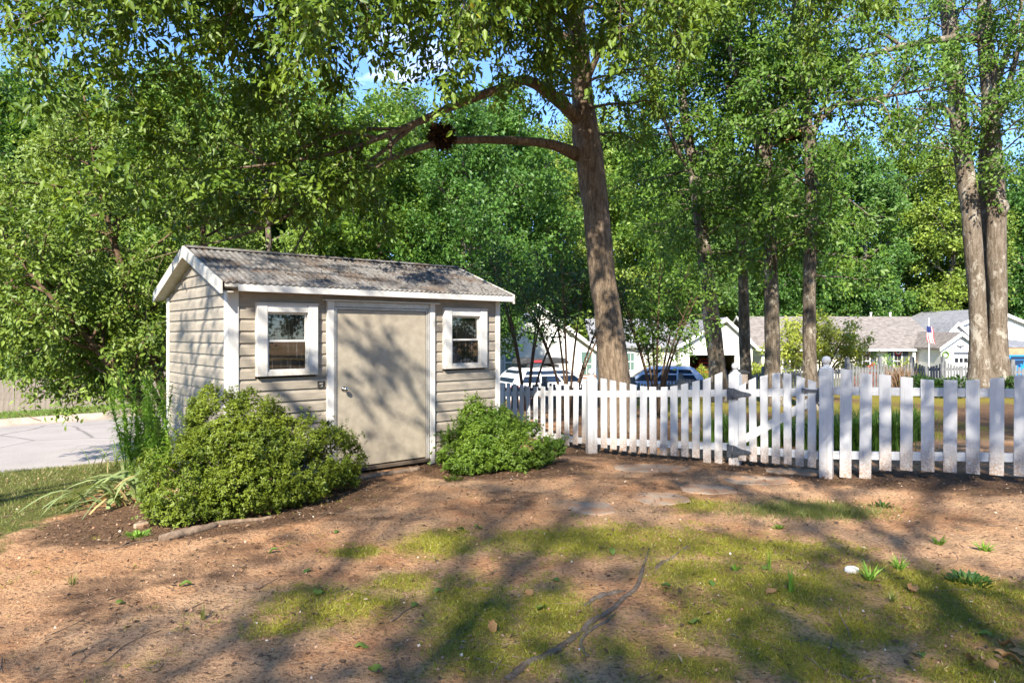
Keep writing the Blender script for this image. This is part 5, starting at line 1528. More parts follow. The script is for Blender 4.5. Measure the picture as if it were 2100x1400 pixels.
# grass weeds in the yard
def tuft(label, px, py, n, L, W, spread, m='weed', lean=.8, tm='blade'):
    c = gp(px, py); r_ = np.random.default_rng(int(px + py))
    t = thing('yard_weed', label, 'weed', gloc(c[0], c[1]))
    az = r_.random(n) * 6.28
    P = np.stack([np.cos(az) * spread * r_.random(n), np.sin(az) * spread * r_.random(n), np.zeros(n)], 1)
    D = np.stack([np.cos(az) * lean * r_.random(n), np.sin(az) * lean * r_.random(n), r_.uniform(.4, 1, n)], 1)
    N = np.stack([-np.cos(az), -np.sin(az), .6 * np.ones(n)], 1)
    ln = L * r_.uniform(.5, 1.2, n)
    o = mesh_obj('blades', leaf_mesh('blades', MT[m], P, D, N, ln, W, tm), t); o['kind'] = 'stuff'
tuft('bright green spiky weed tuft beside the white stone', 1785, 1192, 46, .13, .010, .03, lean=1.4)
tuft('bright green weed tuft behind the spiky one', 1845, 1168, 34, .11, .010, .03, lean=1.4)
tuft('upright grass tuft in the middle of the moss', 1622, 1215, 16, .17, .008, .02, lean=.25)
tuft('thin upright grass tuft near the dark twig', 1578, 1170, 14, .18, .005, .02, lean=.2)
tuft('small leafy weed at the moss edge', 1508, 1170, 14, .06, .018, .02, lean=1.2)
tuft('dark ground ivy patch at the shaded yard side', 1985, 1190, 70, .07, .028, .13, m='dark_leaf', lean=1.5, tm='diamond')
tuft('dark low weed near the latch post', 1808, 1038, 50, .06, .022, .10, m='dark_leaf', lean=1.5, tm='diamond')
tuft('green weed pair near the fence run', 1925, 1115, 24, .08, .015, .04, lean=1.3)
tuft('low green weed under the fence run', 2020, 1130, 26, .08, .015, .04, lean=1.3)
tuft('yellow green weed near the bright moss', 1830, 1235, 24, .08, .006, .03, m='lawn', lean=1.1)
tuft('lone thin grass tuft on the clay', 417, 1270, 16, .10, .004, .02, m='lawn', lean=.5)
tuft('dry grass tuft on the open clay', 148, 1200, 26, .09, .004, .03, m='lawn', lean=.7)
tuft('green weed patch beside the edging timber', 285, 1100, 120, .05, .010, .11, m='weed', lean=1.4)
tuft('small weed spray under the corner azalea', 930, 985, 60, .08, .010, .10, m='azalea2', lean=1.3, tm='diamond')
tuft('bright leaf sprig by the grass hummock', 1600, 1083, 12, .06, .02, .02, m='azalea2', lean=1.5, tm='diamond')
r_ = np.random.default_rng(5); c = gp(1747, 1174)
tag(MB().prism([(-.045, -.02), (.0, -.035), (.05, -.015), (.045, .03), (-.01, .04), (-.05, .02)], 'z', -.01, .022).build('white_stone', MT['white_stone'], bevel=.006, loc=gloc(c[0], c[1], .005), rot=(.1, .05, .4)), 'small white flat stone beside the spiky weed tuft', 'stone')
c = gp(290, 1082)
tag(MB().prism([(-.06, -.02), (.0, -.03), (.07, -.015), (.06, .02), (-.02, .035), (-.06, .015)], 'z', -.01, .03).build('pale_stone', MT['stone'], bevel=.008, loc=gloc(c[0], c[1], .005), rot=(.1, .05, .9)), 'pale stone chip below the iris clump', 'stone')
# squirrel nests
def nest(label, p, s_, seed):
    r_ = np.random.default_rng(seed); t = thing('squirrel_nest', label, 'nest', p)
    n = 900; d = unit(r_.normal(0, 1, (n, 3))); P = d * np.array([1, .8, .7]) * s_ * (.6 + .4 * r_.random(n))[:, None]
    o = mesh_obj('twig_ball', leaf_mesh('twig_ball', MT['nest'], P, np.cross(d, r_.normal(0, 1, (n, 3))), d, r_.uniform(.12, .3, n), .03, 'diamond'), t); o['kind'] = 'stuff'
    n = 26; d = unit(r_.normal(0, 1, (n, 3)) + np.array([.3, -.8, .6])); P = d * s_ * .8
    o = mesh_obj('dead_leaves', leaf_mesh('dead_leaves', MT['nest_leaf'], P, r_.normal(0, 1, (n, 3)), d, r_.uniform(.12, .2, n), .09, 'ovate'), t); o['kind'] = 'stuff'
nest('dark twig nest with orange dead leaves in the forked tree', at(1628, 268, 15.4), .30, 7)
nest('dark twig nest on the low oak limb above the shed', at(905, 280, 10.75), .09, 8)
# ------------------------------------------------------------------ privacy fence across the street
pf = thing('privacy_fence', 'weathered grey board fence along the verge across the street', 'fence', (0, 0, 0))
pa = np.array([-24.0, 17.4]); pb = np.array([-9.6, 29.2])
Lp = np.linalg.norm(pb - pa); angp = math.atan2(*(pb - pa)[::-1]); nb = int(Lp / .145)
bmeshes = []
for k in range(4):
    h = 1.10 + .012 * k; w = .138
    bmeshes.append(MB().prism([(0, 0), (w, 0), (w, h - .02 * (k % 2)), (w - .02, h), (.02, h), (0, h - .015)], 'y', 0, .018).mesh('board', MT['board_old']))
for i in range(nb):
    p = pa + (pb - pa) * (i / nb)
    mesh_obj('board', bmeshes[random.randrange(4)], pf, (p[0], p[1], gz(*p) - .03), (random.gauss(0, .01), random.gauss(0, .008), angp))
for dz in (.25, .85):
    d = unit(pb - pa); o = np.array([-d[1], d[0]]) * .03
    for s0 in range(0, 8):
        a = pa + (pb - pa) * s0 / 8 + o; b = pa + (pb - pa) * (s0 + 1) / 8 + o
        bar_mesh(MB(), (a[0], a[1], gz(*a) + dz), (b[0], b[1], gz(*b) + dz), .04, .08).build('rail', MT['board_old'], pf)

# ------------------------------------------------------------------ grey scalloped picket fence behind the trees
gf = thing('grey_picket_fence', 'weathered grey scalloped picket fence in front of the ranch house', 'fence', (0, 0, 0))
def grey_run(pxa, Ya, pxb, Yb, topa, topb, dip, bays, pitch=.112, H=1.15):
    a = np.array([(pxa - 1050) / FP * Ya, Ya]); b = np.array([(pxb - 1050) / FP * Yb, Yb])
    L = np.linalg.norm(b - a); n = int(L / pitch); ang = math.atan2(*(b - a)[::-1])
    za = EYE - (topa - HORIZON) / FP * Ya; zb = EYE - (topb - HORIZON) / FP * Yb
    for i in range(n):
        f = (i + .5) / n; p = a + (b - a) * f
        ph = (f * bays) % 1.0
        zt = za + (zb - za) * f - dip * math.sin(ph * math.pi) ** .8
        h = round((H - dip * math.sin(ph * math.pi) ** .8) / .03) * .03
        picket(gf, p, ang, .075, zt - h, zt, 0, m='fence_grey')
    d = unit(b - a); o = np.array([-d[1], d[0]]) * .02
    for k in range(bays + 1):
        f = k / bays; p = a + (b - a) * f + o * 3; zt = za + (zb - za) * f
        MB().box(-.055, .055, -.055, .055, -H - .3, .10).prism([(-.05, -.05), (.05, -.05), (.05, .05), (-.05, .05)], 'z', .10, .13).build('post', MT['fence_grey'], gf, bevel=.004, loc=(p[0], p[1], zt), rot=(0, 0, ang))
    for dz in (dip + .10, H - .22):
        bar_mesh(MB(), (a[0] + o[0], a[1] + o[1], za - dz), (b[0] + o[0], b[1] + o[1], zb - dz), .036, .09).build('rail', MT['fence_grey'], gf)
grey_run(1020, 17.2, 1300, 18.6, 782, 783, .10, 3)
grey_run(1300, 18.6, 1570, 21.5, 783, 760, .10, 3)
grey_run(1570, 21.5, 1740, 22.5, 760, 752, .06, 2)
grey_run(1740, 22.5, 2000, 23.5, 741, 738, .20, 4)
grey_run(2078, 23.5, 2200, 23.0, 745, 742, .20, 2)
# weathered letter box on a post behind the hinge post
mbx = thing('post_box', 'weathered grey box on a wooden post behind the gate hinge', 'post box', gloc((1517 - 1050) / FP * 12.5, 12.5))
zb_ = EYE - (786 - HORIZON) / FP * 12.5 - gz((1517 - 1050) / FP * 12.5, 12.5)
box_part('post', MT['board_old'], mbx, -.045, .045, -.045, .045, -.1, zb_, .004)
box_part('box', MT['board_old'], mbx, -.10, .10, -.14, .14, zb_, zb_ + .20, .006)
MB().prism([(-.13, zb_ + .195), (.13, zb_ + .195), (.13, zb_ + .215), (0, zb_ + .26), (-.13, zb_ + .215)], 'y', -.17, .17).build('lid', MT['plastic'], mbx, bevel=.004)

# ------------------------------------------------------------------ houses
def wz(py, Y): return EYE - (py - HORIZON) / FP * Y
def wx(px, Y): return (px - 1050) / FP * Y

def win(parent, x0, x1, z0, z1, y, shutters=False, bunting=False, glass='glass_dark', cols=2):
    w = empty('window', ((x0 + x1) / 2, y, z0)); w.parent = parent
    a = (x1 - x0) / 2; H = z1 - z0
    f = MB(); t = .07
    f.box(-a - t, a + t, -.05, .02, H, H + t).box(-a - t, a + t, -.07, .02, -t, 0).box(-a - t, -a, -.05, .02, 0, H).box(a, a + t, -.05, .02, 0, H).box(-a, a, -.04, .02, H / 2 - .03, H / 2 + .03)
    f.build('frame', MT['trim_white'], w)
    for z_0, z_1 in ((0, H / 2 - .03), (H / 2 + .03, H)):
        for c in range(cols):
            xa = -a + 2 * a * c / cols; xb = -a + 2 * a * (c + 1) / cols
            box_part('pane', MT[glass], w, xa + .015, xb - .015, -.015, .01, z_0 + .01, z_1 - .01, 0)
    if shutters:
        for s in (-1, 1):
            box_part('shutter', MT['shutter'], w, min(s * (a + t + .02), s * (a + t + .42)), max(s * (a + t + .02), s * (a + t + .42)), -.05, -.01, -t, H + t, .01)
    if bunting:
        bn = empty('bunting', (0, -.09, H * .98)); bn.parent = w
        R0 = a * 1.05
        for r_in, r_out, m in ((0, .33, 'blue_cloth'), (.335, .66, 'white_cloth'), (.665, 1.0, 'red')):
            V = []; Fs = []; n = 14
            for i in range(n + 1):
                an = math.pi + math.pi * i / n; yy = -.02 * math.cos(i * math.pi)
                V += [(R0 * r_in * math.cos(an), yy, R0 * r_in * math.sin(an)), (R0 * r_out * math.cos(an), yy, R0 * r_out * math.sin(an))]
            for i in range(n): Fs.append((2 * i, 2 * i + 1, 2 * i + 3, 2 * i + 2))
            MB().add(V, Fs).build('swag', MT[m], bn)
    return w

def gable_block(parent, x0, x1, y0, y1, zb, ze, za, roofm, wallm, ov=.35, holes=(), apex=None):
    """block with its gable end towards the viewer (y0) and the ridge running back"""
    xm = apex if apex is not None else (x0 + x1) / 2
    mb = MB()
    # front wall with rectangular openings cut from ground up
    xsn = sorted({x0, x1, *[h for hh in holes for h in hh[:2]]})
    for a, b in zip(xsn[:-1], xsn[1:]):
        hh = [h for h in holes if a >= h[0] - 1e-6 and b <= h[1] + 1e-6]
        if hh: mb.box(a, b, y0, y0 + .15, hh[0][3], ze)
        else: mb.box(a, b, y0, y0 + .15, zb, ze)
    mb.prism([(x0, ze), (x1, ze), (xm, za - .02)], 'y', y0, y0 + .15)
    mb.box(x0, x0 + .15, y0 + .15, y1, zb, ze).box(x1 - .15, x1, y0 + .15, y1, zb, ze).box(x0 + .15, x1 - .15, y1 - .15, y1, zb, ze)
    w = mb.build('wall', MT[wallm], parent)
    for xe in (x0, x1):
        s = (za - ze) / abs(xe - xm); xo = xe + math.copysign(ov, xe - xm); zo = ze - s * ov
        r_ = MB().prism([(xm, za), (xo, zo), (xo, zo + .14), (xm, za + .14)], 'y', y0 - ov, y1 + ov).build('roof', MT[roofm], parent)
        MB().prism([(xm, za + .145), (xo, zo + .145), (xo, zo - .10), (xm, za - .12)], 'y', y0 - ov - .04, y0 - ov - .002).build('rake_board', MT['trim_white'], parent)
    return w

# white house with garage
hb = gz(10, 44) - .1
h1 = thing('white_house', 'white sided house with open garage behind the oak and slender trees', 'house', (0, 0, 0))
Yg = 44.0
zb0 = -1.75
gx0, gx1 = wx(1395, Yg), wx(1543, Yg)
hx0, hx1 = wx(1414, Yg), wx(1507, Yg)
hz = wz(728, Yg)
gable_block(h1, gx0, gx1, Yg, Yg + 8, zb0, wz(708, Yg), wz(655, Yg), 'shingle_grey', 'house_white', .3, [(hx0, hx1, zb0, hz)], apex=wx(1487, Yg))
box_part('garage_trim', MT['trim_white'], h1, hx0 - .12, hx1 + .12, Yg - .05, Yg - .005, hz + .002, hz + .16, .01)
box_part('garage_lining', MT['garage_in'], h1, gx0 + .2, gx1 - .2, Yg + 5.6, Yg + 5.7, zb0, hz + .3, 0)
box_part('garage_floor', MT['concrete'], h1, gx0 + .2, gx1 - .2, Yg - 3, Yg + 5.6, zb0 - .1, zb0 + .02, 0)
for k in range(7):
    x = hx0 + (hx1 - hx0) * (k + .5) / 7
    box_part('shelf_clutter', MT['clutter'] if k % 2 else MT['timber_dark'], h1, x - .18, x + .18, Yg + 4.9, Yg + 5.5, zb0 + .6 + .2 * (k % 3), zb0 + 1.2 + .3 * (k % 4), .02)
Yl = 42.0
gable_block(h1, wx(985, Yl), wx(1222, Yl), Yl, Yl + 9, zb0, wz(716, Yl), wz(628, Yl), 'shingle_grey', 'house_white', .35)
win(h1, wx(1036, Yl), wx(1060, Yl), wz(758, Yl), wz(728, Yl), Yl - .01, glass='glass_green')
win(h1, wx(1192, Yl), wx(1214, Yl), wz(770, Yl), wz(722, Yl), Yl - .01, glass='glass_green')
box_part('footing', MT['brickish'], h1, wx(985, Yl) - .02, wx(1222, Yl) + .02, Yl - .04, Yl - .003, zb0 - .3, wz(768, Yl), .01)
# wing between the two gables
xa, xb = wx(1222, Yl) + .01, gx0 - .01
MB().box(xa, xb, Yg + .8, Yg + .95, zb0, wz(712, Yg)).build('wall', MT['house_white'], h1)
MB().prism([(Yg + .4, wz(714, Yg)), (Yg + 5, wz(655, Yg)), (Yg + 5, wz(650, Yg)), (Yg + .4, wz(709, Yg))], 'x', xa, xb).build('roof', MT['shingle_grey'], h1)
win(h1, wx(1290, Yg), wx(1305, Yg), wz(760, Yg), wz(725, Yg), Yg + .79, glass='glass_green')
box_part('door', MT['glass_green'], h1, wx(1232, Yg), wx(1256, Yg), Yg + .76, Yg + .795, zb0, wz(722, Yg), .01)

# cream ranch house with brown roof
h2 = thing('ranch_house', 'low cream ranch house with brown shingle roof and bunting under its windows', 'house', (0, 0, 0))
Yr = 50.0; zb2 = -1.95
ze = wz(715, Yr); zr = wz(652, Yr + 4)
x0, x1 = wx(1562, Yr), wx(1925, Yr)
mb = MB(); mb.box(x0, x1, Yr, Yr + .2, zb2, ze).box(x0, x0 + .2, Yr + .2, Yr + 8, zb2, ze).box(x1 - .2, x1, Yr + .2, Yr + 8, zb2, ze).box(x0 + .2, x1 - .2, Yr + 7.8, Yr + 8, zb2, ze)
mb.prism([(Yr + .2, ze), (Yr + 7.8, ze), (Yr + 4, zr - .15)], 'x', x0, x0 + .2)
mb.build('wall', MT['house_cream'], h2)
ex0, ex1 = x0 - .5, x1 + .3; rx0, rx1 = x0 - .5, wx(1866, Yr + 4); fy = Yr - .45; by = Yr + 8.4; my = Yr + 4
rf_ = MB()
rf_.add([(ex0, fy, ze - .12), (ex1, fy, ze - .12), (rx1, my, zr), (rx0, my, zr), (ex0, by, ze - .12), (ex1, by, ze - .12),
         (ex0, fy, ze - .0), (ex1, fy, ze - .0), (rx1, my, zr + .12), (rx0, my, zr + .12), (ex0, by, ze), (ex1, by, ze)],
        [(6, 7, 8, 9), (7, 11, 8), (11, 10, 9, 8), (0, 3, 2, 1), (1, 2, 5), (5, 2, 3, 4), (0, 1, 7, 6), (1, 5, 11, 7), (5, 4, 10, 11), (0, 6, 9, 3), (3, 9, 10, 4)])
rf_.build('roof', MT['shingle'], h2)
box_part('gutter', MT['trim_white'], h2, ex0, ex1, fy - .12, fy - .003, ze - .16, ze - .01, .02)
for s, yy in ((0, fy), (1, by)):
    MB().prism([(yy, ze - .14), (my, zr - .02), (my, zr + .16), (yy, ze + .04)], 'x', ex0 - .05, ex0 - .002).build('rake_board', MT['trim_white'], h2)
for k, px in enumerate((1790, 1830)):
    MB().lathe([(.07, 0), (.07, .42), (.10, .43), (.10, .5)], (wx(px, my), my + .3, zr - .05), 8).build('vent_pipe', MT['trim_white'], h2)
for a, b in ((1769, 1783), (1833, 1848)):
    win(h2, wx(a, Yr), wx(b, Yr), wz(760, Yr), wz(720, Yr), Yr - .01, True, True)
win(h2, wx(1620, Yr), wx(1640, Yr), wz(758, Yr), wz(722, Yr), Yr - .01, True, False)
box_part('porch_wall', MT['wood_band'], h2, wx(1872, Yr), wx(1922, Yr), Yr - .03, Yr - .004, zb2, ze - .3, .01)
box_part('front_door', MT['shutter'], h2, wx(1885, Yr), wx(1897, Yr), Yr - .07, Yr - .034, zb2, wz(727, Yr), .01)
box_part('porch_post', MT['trim_white'], h2, wx(1866, Yr), wx(1871, Yr), Yr - .4, Yr - .25, zb2, ze - .16, .01)
Yw = 47.0
gable_block(h2, wx(1930, Yw), wx(2006, Yw), Yw, Yw + 6, zb2, wz(712, Yw), wz(685, Yw), 'shingle', 'house_white', .25)
gd = box_part('garage_door', MT['trim_white'], h2, wx(1952, Yw), wx(1999, Yw), Yw - .05, Yw - .004, zb2, wz(728, Yw), .01)
for k in range(4):
    a = wx(1957 + 9.4 * k, Yw)
    box_part('pane', MT['glass_dark'], gd, a, a + .24, Yw - .06, Yw - .051, wz(743, Yw), wz(734, Yw), 0)
box_part('door_header', MT['shutter'], h2, wx(1955, Yw), wx(1998, Yw), Yw - .09, Yw - .051, wz(725, Yw), wz(722, Yw), .005)
ec = (wx(1969, Yw), Yw - .03, wz(710, Yw))
MB().prism([(-.30, .08), (-.16, .06), (-.06, .03), (0, .07), (.06, .03), (.16, .06), (.30, .08), (.17, -.01), (.06, -.05), (0, -.20), (-.06, -.05), (-.17, -.01)], 'y', -.03, 0).build('eagle_emblem', MT['shutter'], h2, loc=ec)
# wreath by the garage
wr = MB(); n = 16
wr.tube([(.20 * math.cos(t), 0, .20 * math.sin(t)) for t in np.linspace(0, 6.283, 17)], .05, 6, cap=False)
wr.build('wreath', MT['weed'], h2, loc=(wx(1938, Yw), Yw - .08, wz(727, Yw)))

# far house with the pale roof and tan carport beam
h3 = thing('grey_roof_house', 'white house with pale grey roof and tan carport beam at the frame edge', 'house', (0, 0, 0))
Yc = 54.0
gable_block(h3, wx(1925, Yc), wx(2150, Yc), Yc, Yc + 9, -2.0, wz(684, Yc), wz(636, Yc), 'shingle_grey', 'house_white', .3, apex=wx(2035, Yc))
Yd = 46.0
gable_block(h3, wx(2012, Yd), wx(2112, Yd), Yd + 5, Yd + 7.9, -1.95, wz(712, Yd), wz(662, Yd), 'shingle_grey', 'house_white', .25, apex=wx(2060, Yd))
box_part('carport_beam', MT['wood_band'], h3, wx(2062, Yd), wx(2180, Yd), Yd - .2, Yd, wz(727, Yd), wz(712, Yd), .02)
box_part('carport_post', MT['trim_white'], h3, wx(2064, Yd), wx(2067, Yd), Yd - .18, Yd - .04, -2.0, wz(727, Yd), .01)
MB().add([(wx(2062, Yd), Yd - .25, wz(712, Yd)), (wx(2180, Yd), Yd - .25, wz(712, Yd)), (wx(2180, Yd), Yd + 5, wz(700, Yd)), (wx(2062, Yd), Yd + 5, wz(700, Yd)), (wx(2062, Yd), Yd - .25, wz(709, Yd)), (wx(2180, Yd), Yd - .25, wz(709, Yd)), (wx(2180, Yd), Yd + 5, wz(697, Yd)), (wx(2062, Yd), Yd + 5, wz(697, Yd))],
         [(0, 3, 2, 1), (4, 5, 6, 7), (0, 1, 5, 4), (1, 2, 6, 5), (2, 3, 7, 6), (3, 0, 4, 7)]).build('carport_roof', MT['shingle_grey'], h3)

# ------------------------------------------------------------------ cars
def car(name, label, loc, rz, paint, L=4.4, W=1.8, H=1.5, box=False, van=False, scale=1.0):
    c = thing(name, label, 'car', loc, rz)
    hl = L / 2; hw = W / 2; bl = H * .64
    # lower body: stations along x (front is +x)
    st = [(-hl, .80, .38, bl * .86), (-hl + .08, .92, .26, bl * .97), (-hl + .5, 1.0, .20, bl), (-.2 * hl, 1.0, .19, bl), (.42 * hl, 1.0, .19, bl * .99), (.52 * hl, .99, .19, bl * .95), (.82 * hl, .95, .22, bl * .84), (hl - .06, .86, .28, bl * .70), (hl, .74, .36, bl * .58)]
    if van: st = [(-hl, .90, .38, bl * .95), (-hl + .08, .97, .26, bl), (-.2 * hl, 1.0, .19, bl), (.6 * hl, 1.0, .19, bl), (.9 * hl, .97, .22, bl * .98), (hl, .88, .36, bl * .8)]
    V = []; k = 10
    for x, f, zb, zt in st:
        w = hw * f; m_ = zb + (zt - zb) * .45
        V += [(x, -w * .86, zb), (x, -w * .97, zb + .08), (x, -w, m_), (x, -w * .97, zt - .07), (x, -w * .88, zt), (x, w * .88, zt), (x, w * .97, zt - .07), (x, w, m_), (x, w * .97, zb + .08), (x, w * .86, zb)]
    Fs = [tuple(range(k))[::-1], tuple(range((len(st) - 1) * k, len(st) * k))]
    for i in range(len(st) - 1):
        for j in range(k):
            j2 = (j + 1) % k; Fs.append((i * k + j, i * k + j2, (i + 1) * k + j2, (i + 1) * k + j))
    body = MB().add(V, Fs).build('body', MT[paint], c, smooth=True)
    # cabin
    xb0, xb1 = (-hl + .10, .45 * hl) if not van else (-hl + .06, .80 * hl)
    xt0, xt1 = (-hl + .55, .06 * hl) if not van else (-hl + .12, .58 * hl)
    wb, wt = hw * .87, hw * .68
    lv = [(bl - .03, xb0, xb1, wb), (bl + (H - bl) * .55, xb0 + (xt0 - xb0) * .5, xb1 + (xt1 - xb1) * .6, (wb + wt) / 2 + .02), (H - .05, xt0, xt1, wt + .02), (H, xt0 + .12, xt1 - .14, wt - .08)]
    V = []; Fs = []
    for z, a, b, w in lv: V += [(a, -w, z), (b, -w, z), (b, w, z), (a, w, z)]
    for i in range(3):
        for j in range(4):
            j2 = (j + 1) % 4; Fs.append((i * 4 + j, i * 4 + j2, (i + 1) * 4 + j2, (i + 1) * 4 + j))
    Fs.append((12, 13, 14, 15))
    MB().add(V, Fs).build('cabin', MT[paint], c, bevel=.03)
    def quad(name, pts, off):
        P = [np.array(p) for p in pts]; n = unit(np.cross(P[1] - P[0], P[3] - P[0])) * off
        if np.dot(n, np.mean(P, 0) - np.array([np.mean([xb0, xb1]), 0, bl])) < 0: n = -n
        MB().add([p + n for p in P] + [p - n * .5 for p in P], [(0, 1, 2, 3), (4, 7, 6, 5), (0, 4, 5, 1), (1, 5, 6, 2), (2, 6, 7, 3), (3, 7, 4, 0)]).build(name, MT['glass_car'], c)
    z0, z1 = bl + .04, H - .10
    def edge(z, s):
        f = (z - lv[0][0]) / (lv[2][0] - lv[0][0])
        return (lv[0][1] + (lv[2][1] - lv[0][1]) * f, lv[0][2] + (lv[2][2] - lv[0][2]) * f, (lv[0][3] + (lv[2][3] - lv[0][3]) * f))
    for s in (-1, 1):
        a0, b0, w0 = edge(z0, s); a1, b1, w1 = edge(z1, s)
        cuts = [.10, .36, .66, .93]
        for u0, u1 in ((cuts[0], cuts[1] - .015), (cuts[1] + .015, cuts[2] - .015), (cuts[2] + .015, cuts[3])):
            quad('side_window', [(a0 + (b0 - a0) * u0, s * w0, z0), (a0 + (b0 - a0) * u1, s * w0, z0), (a1 + (b1 - a1) * u1, s * w1, z1), (a1 + (b1 - a1) * u0, s * w1, z1)], .025)
    a0, b0, w0 = edge(z0, 1); a1, b1, w1 = edge(z1, 1)
    quad('rear_window', [(a0, -w0 * .85, z0), (a0, w0 * .85, z0), (a1, w1 * .85, z1), (a1, -w1 * .85, z1)], .03)
    quad('windscreen', [(b0, -w0 * .9, z0), (b0, w0 * .9, z0), (b1, w1 * .9, z1), (b1, -w1 * .9, z1)], .03)
    for x in (-hl * .60, hl * .62):
        for s in (-1, 1):
            w = MB().lathe([(.20, -.10), (.30, -.11), (.325, -.07), (.325, .07), (.30, .11), (.20, .10)], (0, 0, 0), 20, 'y').build('wheel', MT['rubber'], c, smooth=True, loc=(x, s * (hw - .10), .325))
            MB().lathe([(.03, -.11), (.19, -.105), (.205, -.06), (.205, .06), (.19, .105), (.03, .11)], (0, 0, 0), 16, 'y').build('rim', MT['rim'], w, smooth=True)
    for s in (-1, 1):
        box_part('tail_lamp', MT['tail'], c, -hl - .015, -hl + .34, s * hw * .80 - .16, s * hw * .80 + .165, bl * .72, bl * .92, .02)
        box_part('head_lamp', MT['lamp'], c, hl - .30, hl - .02, s * hw * .68 - .14, s * hw * .68 + .14, bl * .56, bl * .70, .02)
        box_part('mirror', MT[paint], c, .30 * hl, .30 * hl + .12, s * (hw + .10) - .09, s * (hw + .10) + .09, bl, bl + .13, .02)
    box_part('bumper', MT['plastic'], c, -hl - .05, -hl + .1, -hw * .8, hw * .8, .28, .44, .03)
    if box:
        for x in (xt0 + .35, xt1 - .35):
            box_part('roof_bar', MT['plastic'], c, x - .03, x + .03, -wt, wt, H + .01, H + .13, .01)
        MB().prism([(xt0 + .05, H + .14), (xt1 + .25, H + .14), (xt1 + .05, H + .34), (xt0 + .25, H + .36), (xt0 + .05, H + .30)], 'y', -.42, .42).build('roof_box', MT['plastic'], c, bevel=.04)
        box_part('box_badge', MT['red'], c, xt0 + .55, xt0 + .85, -.44, -.425, H + .20, H + .27, 0)
    return c
Yv = 25.5
zc = wz(752, Yv) - 1.50
car('parked_car', 'white hatchback with a black roof box parked behind the fence', (wx(1140, Yv), Yv, zc), math.radians(24), 'paint_white', box=True)
Yv = 26.0
car('parked_car', 'pale blue hatchback parked beside the oak trunk', (wx(1336, Yv), Yv, wz(750, Yv) - 1.55), math.radians(170), 'paint_blue', H=1.55, L=4.1)
car('garage_car', 'red car parked inside the open garage', (wx(1450, 47.5), 47.5, wz(734, 47.5) - 1.4), math.radians(80), 'paint_red', H=1.4)
car('blue_van', 'vivid blue van under the tan carport beam', (wx(2096, 44.5), 44.5, wz(727, 44.5) - 1.9), math.radians(176), 'paint_vivid', H=1.9, L=4.4, van=True)
drv = MB()
# ------------------------------------------------------------------ flag
Yf = 46.0; xf = wx(1905, Yf); zf0 = -1.9
fl = thing('flag_pole', 'flag pole with a limp striped flag in front of the ranch house', 'flag', (xf, Yf, zf0))
top = wz(655, Yf) - zf0
MB().tube([(0, 0, -.1), (0, 0, top)], [.045, .03], 8).lathe([(.01, top), (.05, top + .03), (.05, top + .08), (.01, top + .11)], seg=8).build('pole', MT['trim_white'], fl, smooth=True)
box_part('crossarm', MT['shutter'], fl, -.55, .1, -.02, .02, wz(681, Yf) - zf0, wz(680, Yf) - zf0, 0)
ft, fb = wz(668, Yf) - zf0, wz(702, Yf) - zf0
nst = 13
for k in range(nst):
    V = []; Fs = []; m = 8
    for i in range(m + 1):
        f = i / m; z = ft + (fb - ft) * f
        for e in (k, k + 1):
            s_ = e / nst
            V.append((-.20 + .42 * s_ + .10 * f + .03 * math.sin(f * 7), -.08 + .09 * math.sin(s_ * 9 + f * 2), z - .10 * s_))
    for i in range(m): Fs.append((2 * i, 2 * i + 1, 2 * i + 3, 2 * i + 2))
    MB().add(V, Fs).build('stripe', MT['red' if k % 2 == 0 else 'white_cloth'], fl)
can = MB(); V = []
for i in range(4):
    for j in range(4):
        s_ = j / 3 * .5; f = i / 3 * .36
        V.append((-.20 + .42 * s_ + .10 * f, -.10 + .09 * math.sin(s_ * 9 + f * 2), ft + (fb - ft) * f - .10 * s_))
can.add(V, [(i * 4 + j, i * 4 + j + 1, i * 4 + j + 5, i * 4 + j + 4) for i in range(3) for j in range(3)])
can.build('canton', MT['blue_cloth'], fl)

# ------------------------------------------------------------------ garden tree and shrubs in front of the ranch house
def round_shrub(name, label, px, Y, H, W, seed, m, n=1500, L=.12, group=None, cat='shrub'):
    r_ = np.random.default_rng(seed); x = wx(px, Y)
    t = thing(name, label, cat, gloc(x, Y), group=group)
    d = unit(r_.normal(0, 1, (n, 3))); d[:, 2] = np.abs(d[:, 2])
    bm_ = 1 + .25 * (fbm(d[:, 0] * 3 + seed, d[:, 2] * 3, 3) - .5) * 2
    P = d * np.array([W, W, H]) * (bm_ * (.65 + .35 * r_.random(n)))[:, None]
    ln = r_.uniform(.7, 1.2, n) * L
    o = mesh_obj('foliage', leaf_mesh('foliage', m, P, d + r_.normal(0, .5, (n, 3)), r_.normal(0, .5, (n, 3)) + d + np.array([0, 0, .5]), ln, ln * .5, 'diamond'), t); o['kind'] = 'stuff'
    MB().tube([(0, 0, -.1), (.02, 0, H * .6)], [.03, .01], 5).build('stem', MT['bark_thin'], t)
Yq = 30.0
cb = gloc(wx(1683, Yq), Yq)
gh = wz(655, Yq) - cb[2]; stems = []
for k, (dx, dy, f) in enumerate(((-1.5, 0, .82), (-.9, .4, .95), (-.3, -.3, 1.0), (.4, .3, .97), (1.0, -.2, .9), (1.7, .1, .74), (-1.9, .2, .66), (1.95, -.1, .60))):
    stems.append([(.04 * k - .15, 0, -.1, .05), (dx * .35, dy * .4, gh * .40, .04), (dx * .75, dy * .8, gh * f * .75, .028), (dx, dy, gh * f, .010)])
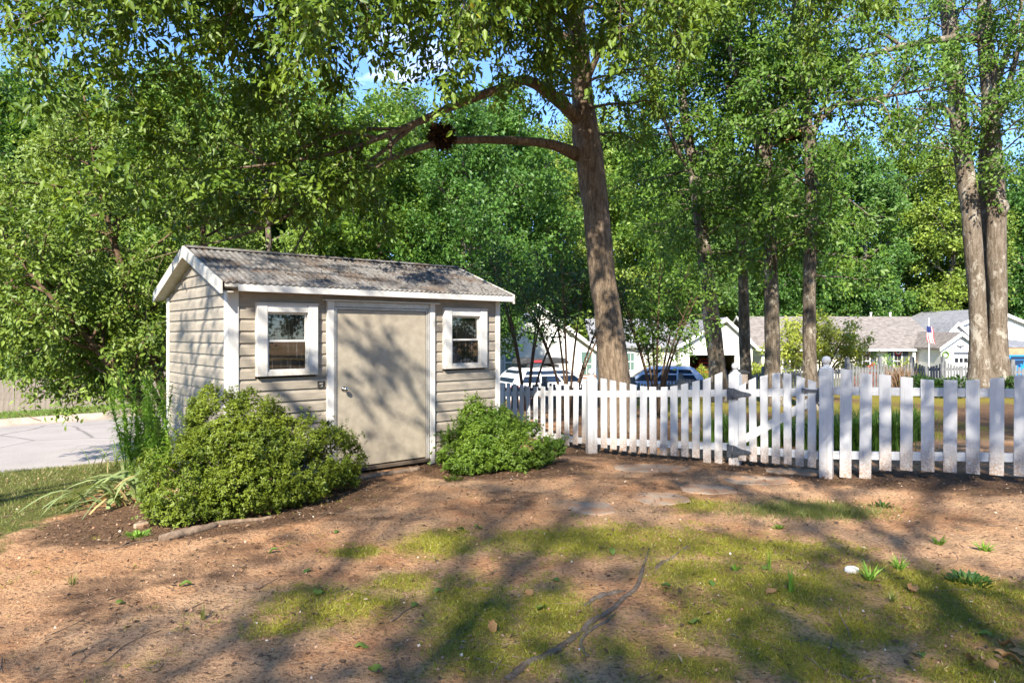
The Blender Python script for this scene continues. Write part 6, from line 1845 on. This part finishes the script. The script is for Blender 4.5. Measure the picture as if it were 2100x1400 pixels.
stem_tree('garden_tree', 'yellow green umbrella shaped garden tree in front of the ranch house', cb, stems,
          [dict(sp=.13, len=(.5, 1.05), ang=60, bias=(0, 0, .0), wob=.2, t0=.46, rmax=.02, n=4, taper=.25), dict(sp=.2, len=(.25, .5), ang=50, wob=.2, t0=.15, rmax=.005, n=2, show=False)], MT['crape'], MT['bark_thin'], 26, .11, .55, 'diamond', 65, kw=dict(droop=.15, spread=.1, up=.8))
SH = [(1625, 28, .7, .7, 'crape', 'yellow green shrub under the garden tree beside the grey fence'), (1548, 34, 1.6, .9, 'crape', 'bright green shrub between garage and ranch house'), (1560, 30, 1.1, .5, 'crape', 'small lime shrub behind the forked tree'), (1815, 44, 1.6, .9, 'weed', 'tall green shrub between the bunting windows'), (1860, 44, 1.4, .8, 'crape', 'yellow shrub at the porch of the ranch house'), (1790, 43, 1.0, .5, 'flowers', 'red flowering shrub under the bunting window'), (1770, 40, .9, .6, 'flowers', 'reddish shrub by the grey fence'), (1440, 40, 1.1, .7, 'crape', 'yellow green shrub in front of the open garage'), (1880, 42, 1.0, .5, 'crape', 'small yellow shrub beside the flag pole'), (1345, 33, 1.9, .7, 'crape', 'yellow flowering shrub behind the pale blue car')]
for i, (px, Y, H_, W_, m, lab) in enumerate(SH):
    round_shrub('garden_shrub', lab, px, Y, H_ + .25, W_, 400 + i, MT[m], 1500, .12)
# dry ornamental grass by the grey fence
og = thing('ornamental_grass', 'dry tan ornamental grass clump in front of the grey fence', 'grass clump', gloc(wx(1845, 20), 20))
r_ = np.random.default_rng(5); n = 260; az = r_.random(n) * 6.28
P = np.stack([.2 * np.cos(az) * r_.random(n), .2 * np.sin(az) * r_.random(n), np.zeros(n)], 1); D = np.stack([np.cos(az) * .5 * r_.random(n), np.sin(az) * .5 * r_.random(n), np.ones(n)], 1)
o = mesh_obj('blades', leaf_mesh('blades', MT['litter'], P, D, r_.normal(0, 1, (n, 3)), r_.uniform(.5, .95, n), .02, 'strap', .5 + .5 * r_.random(n)), og); o['kind'] = 'stuff'
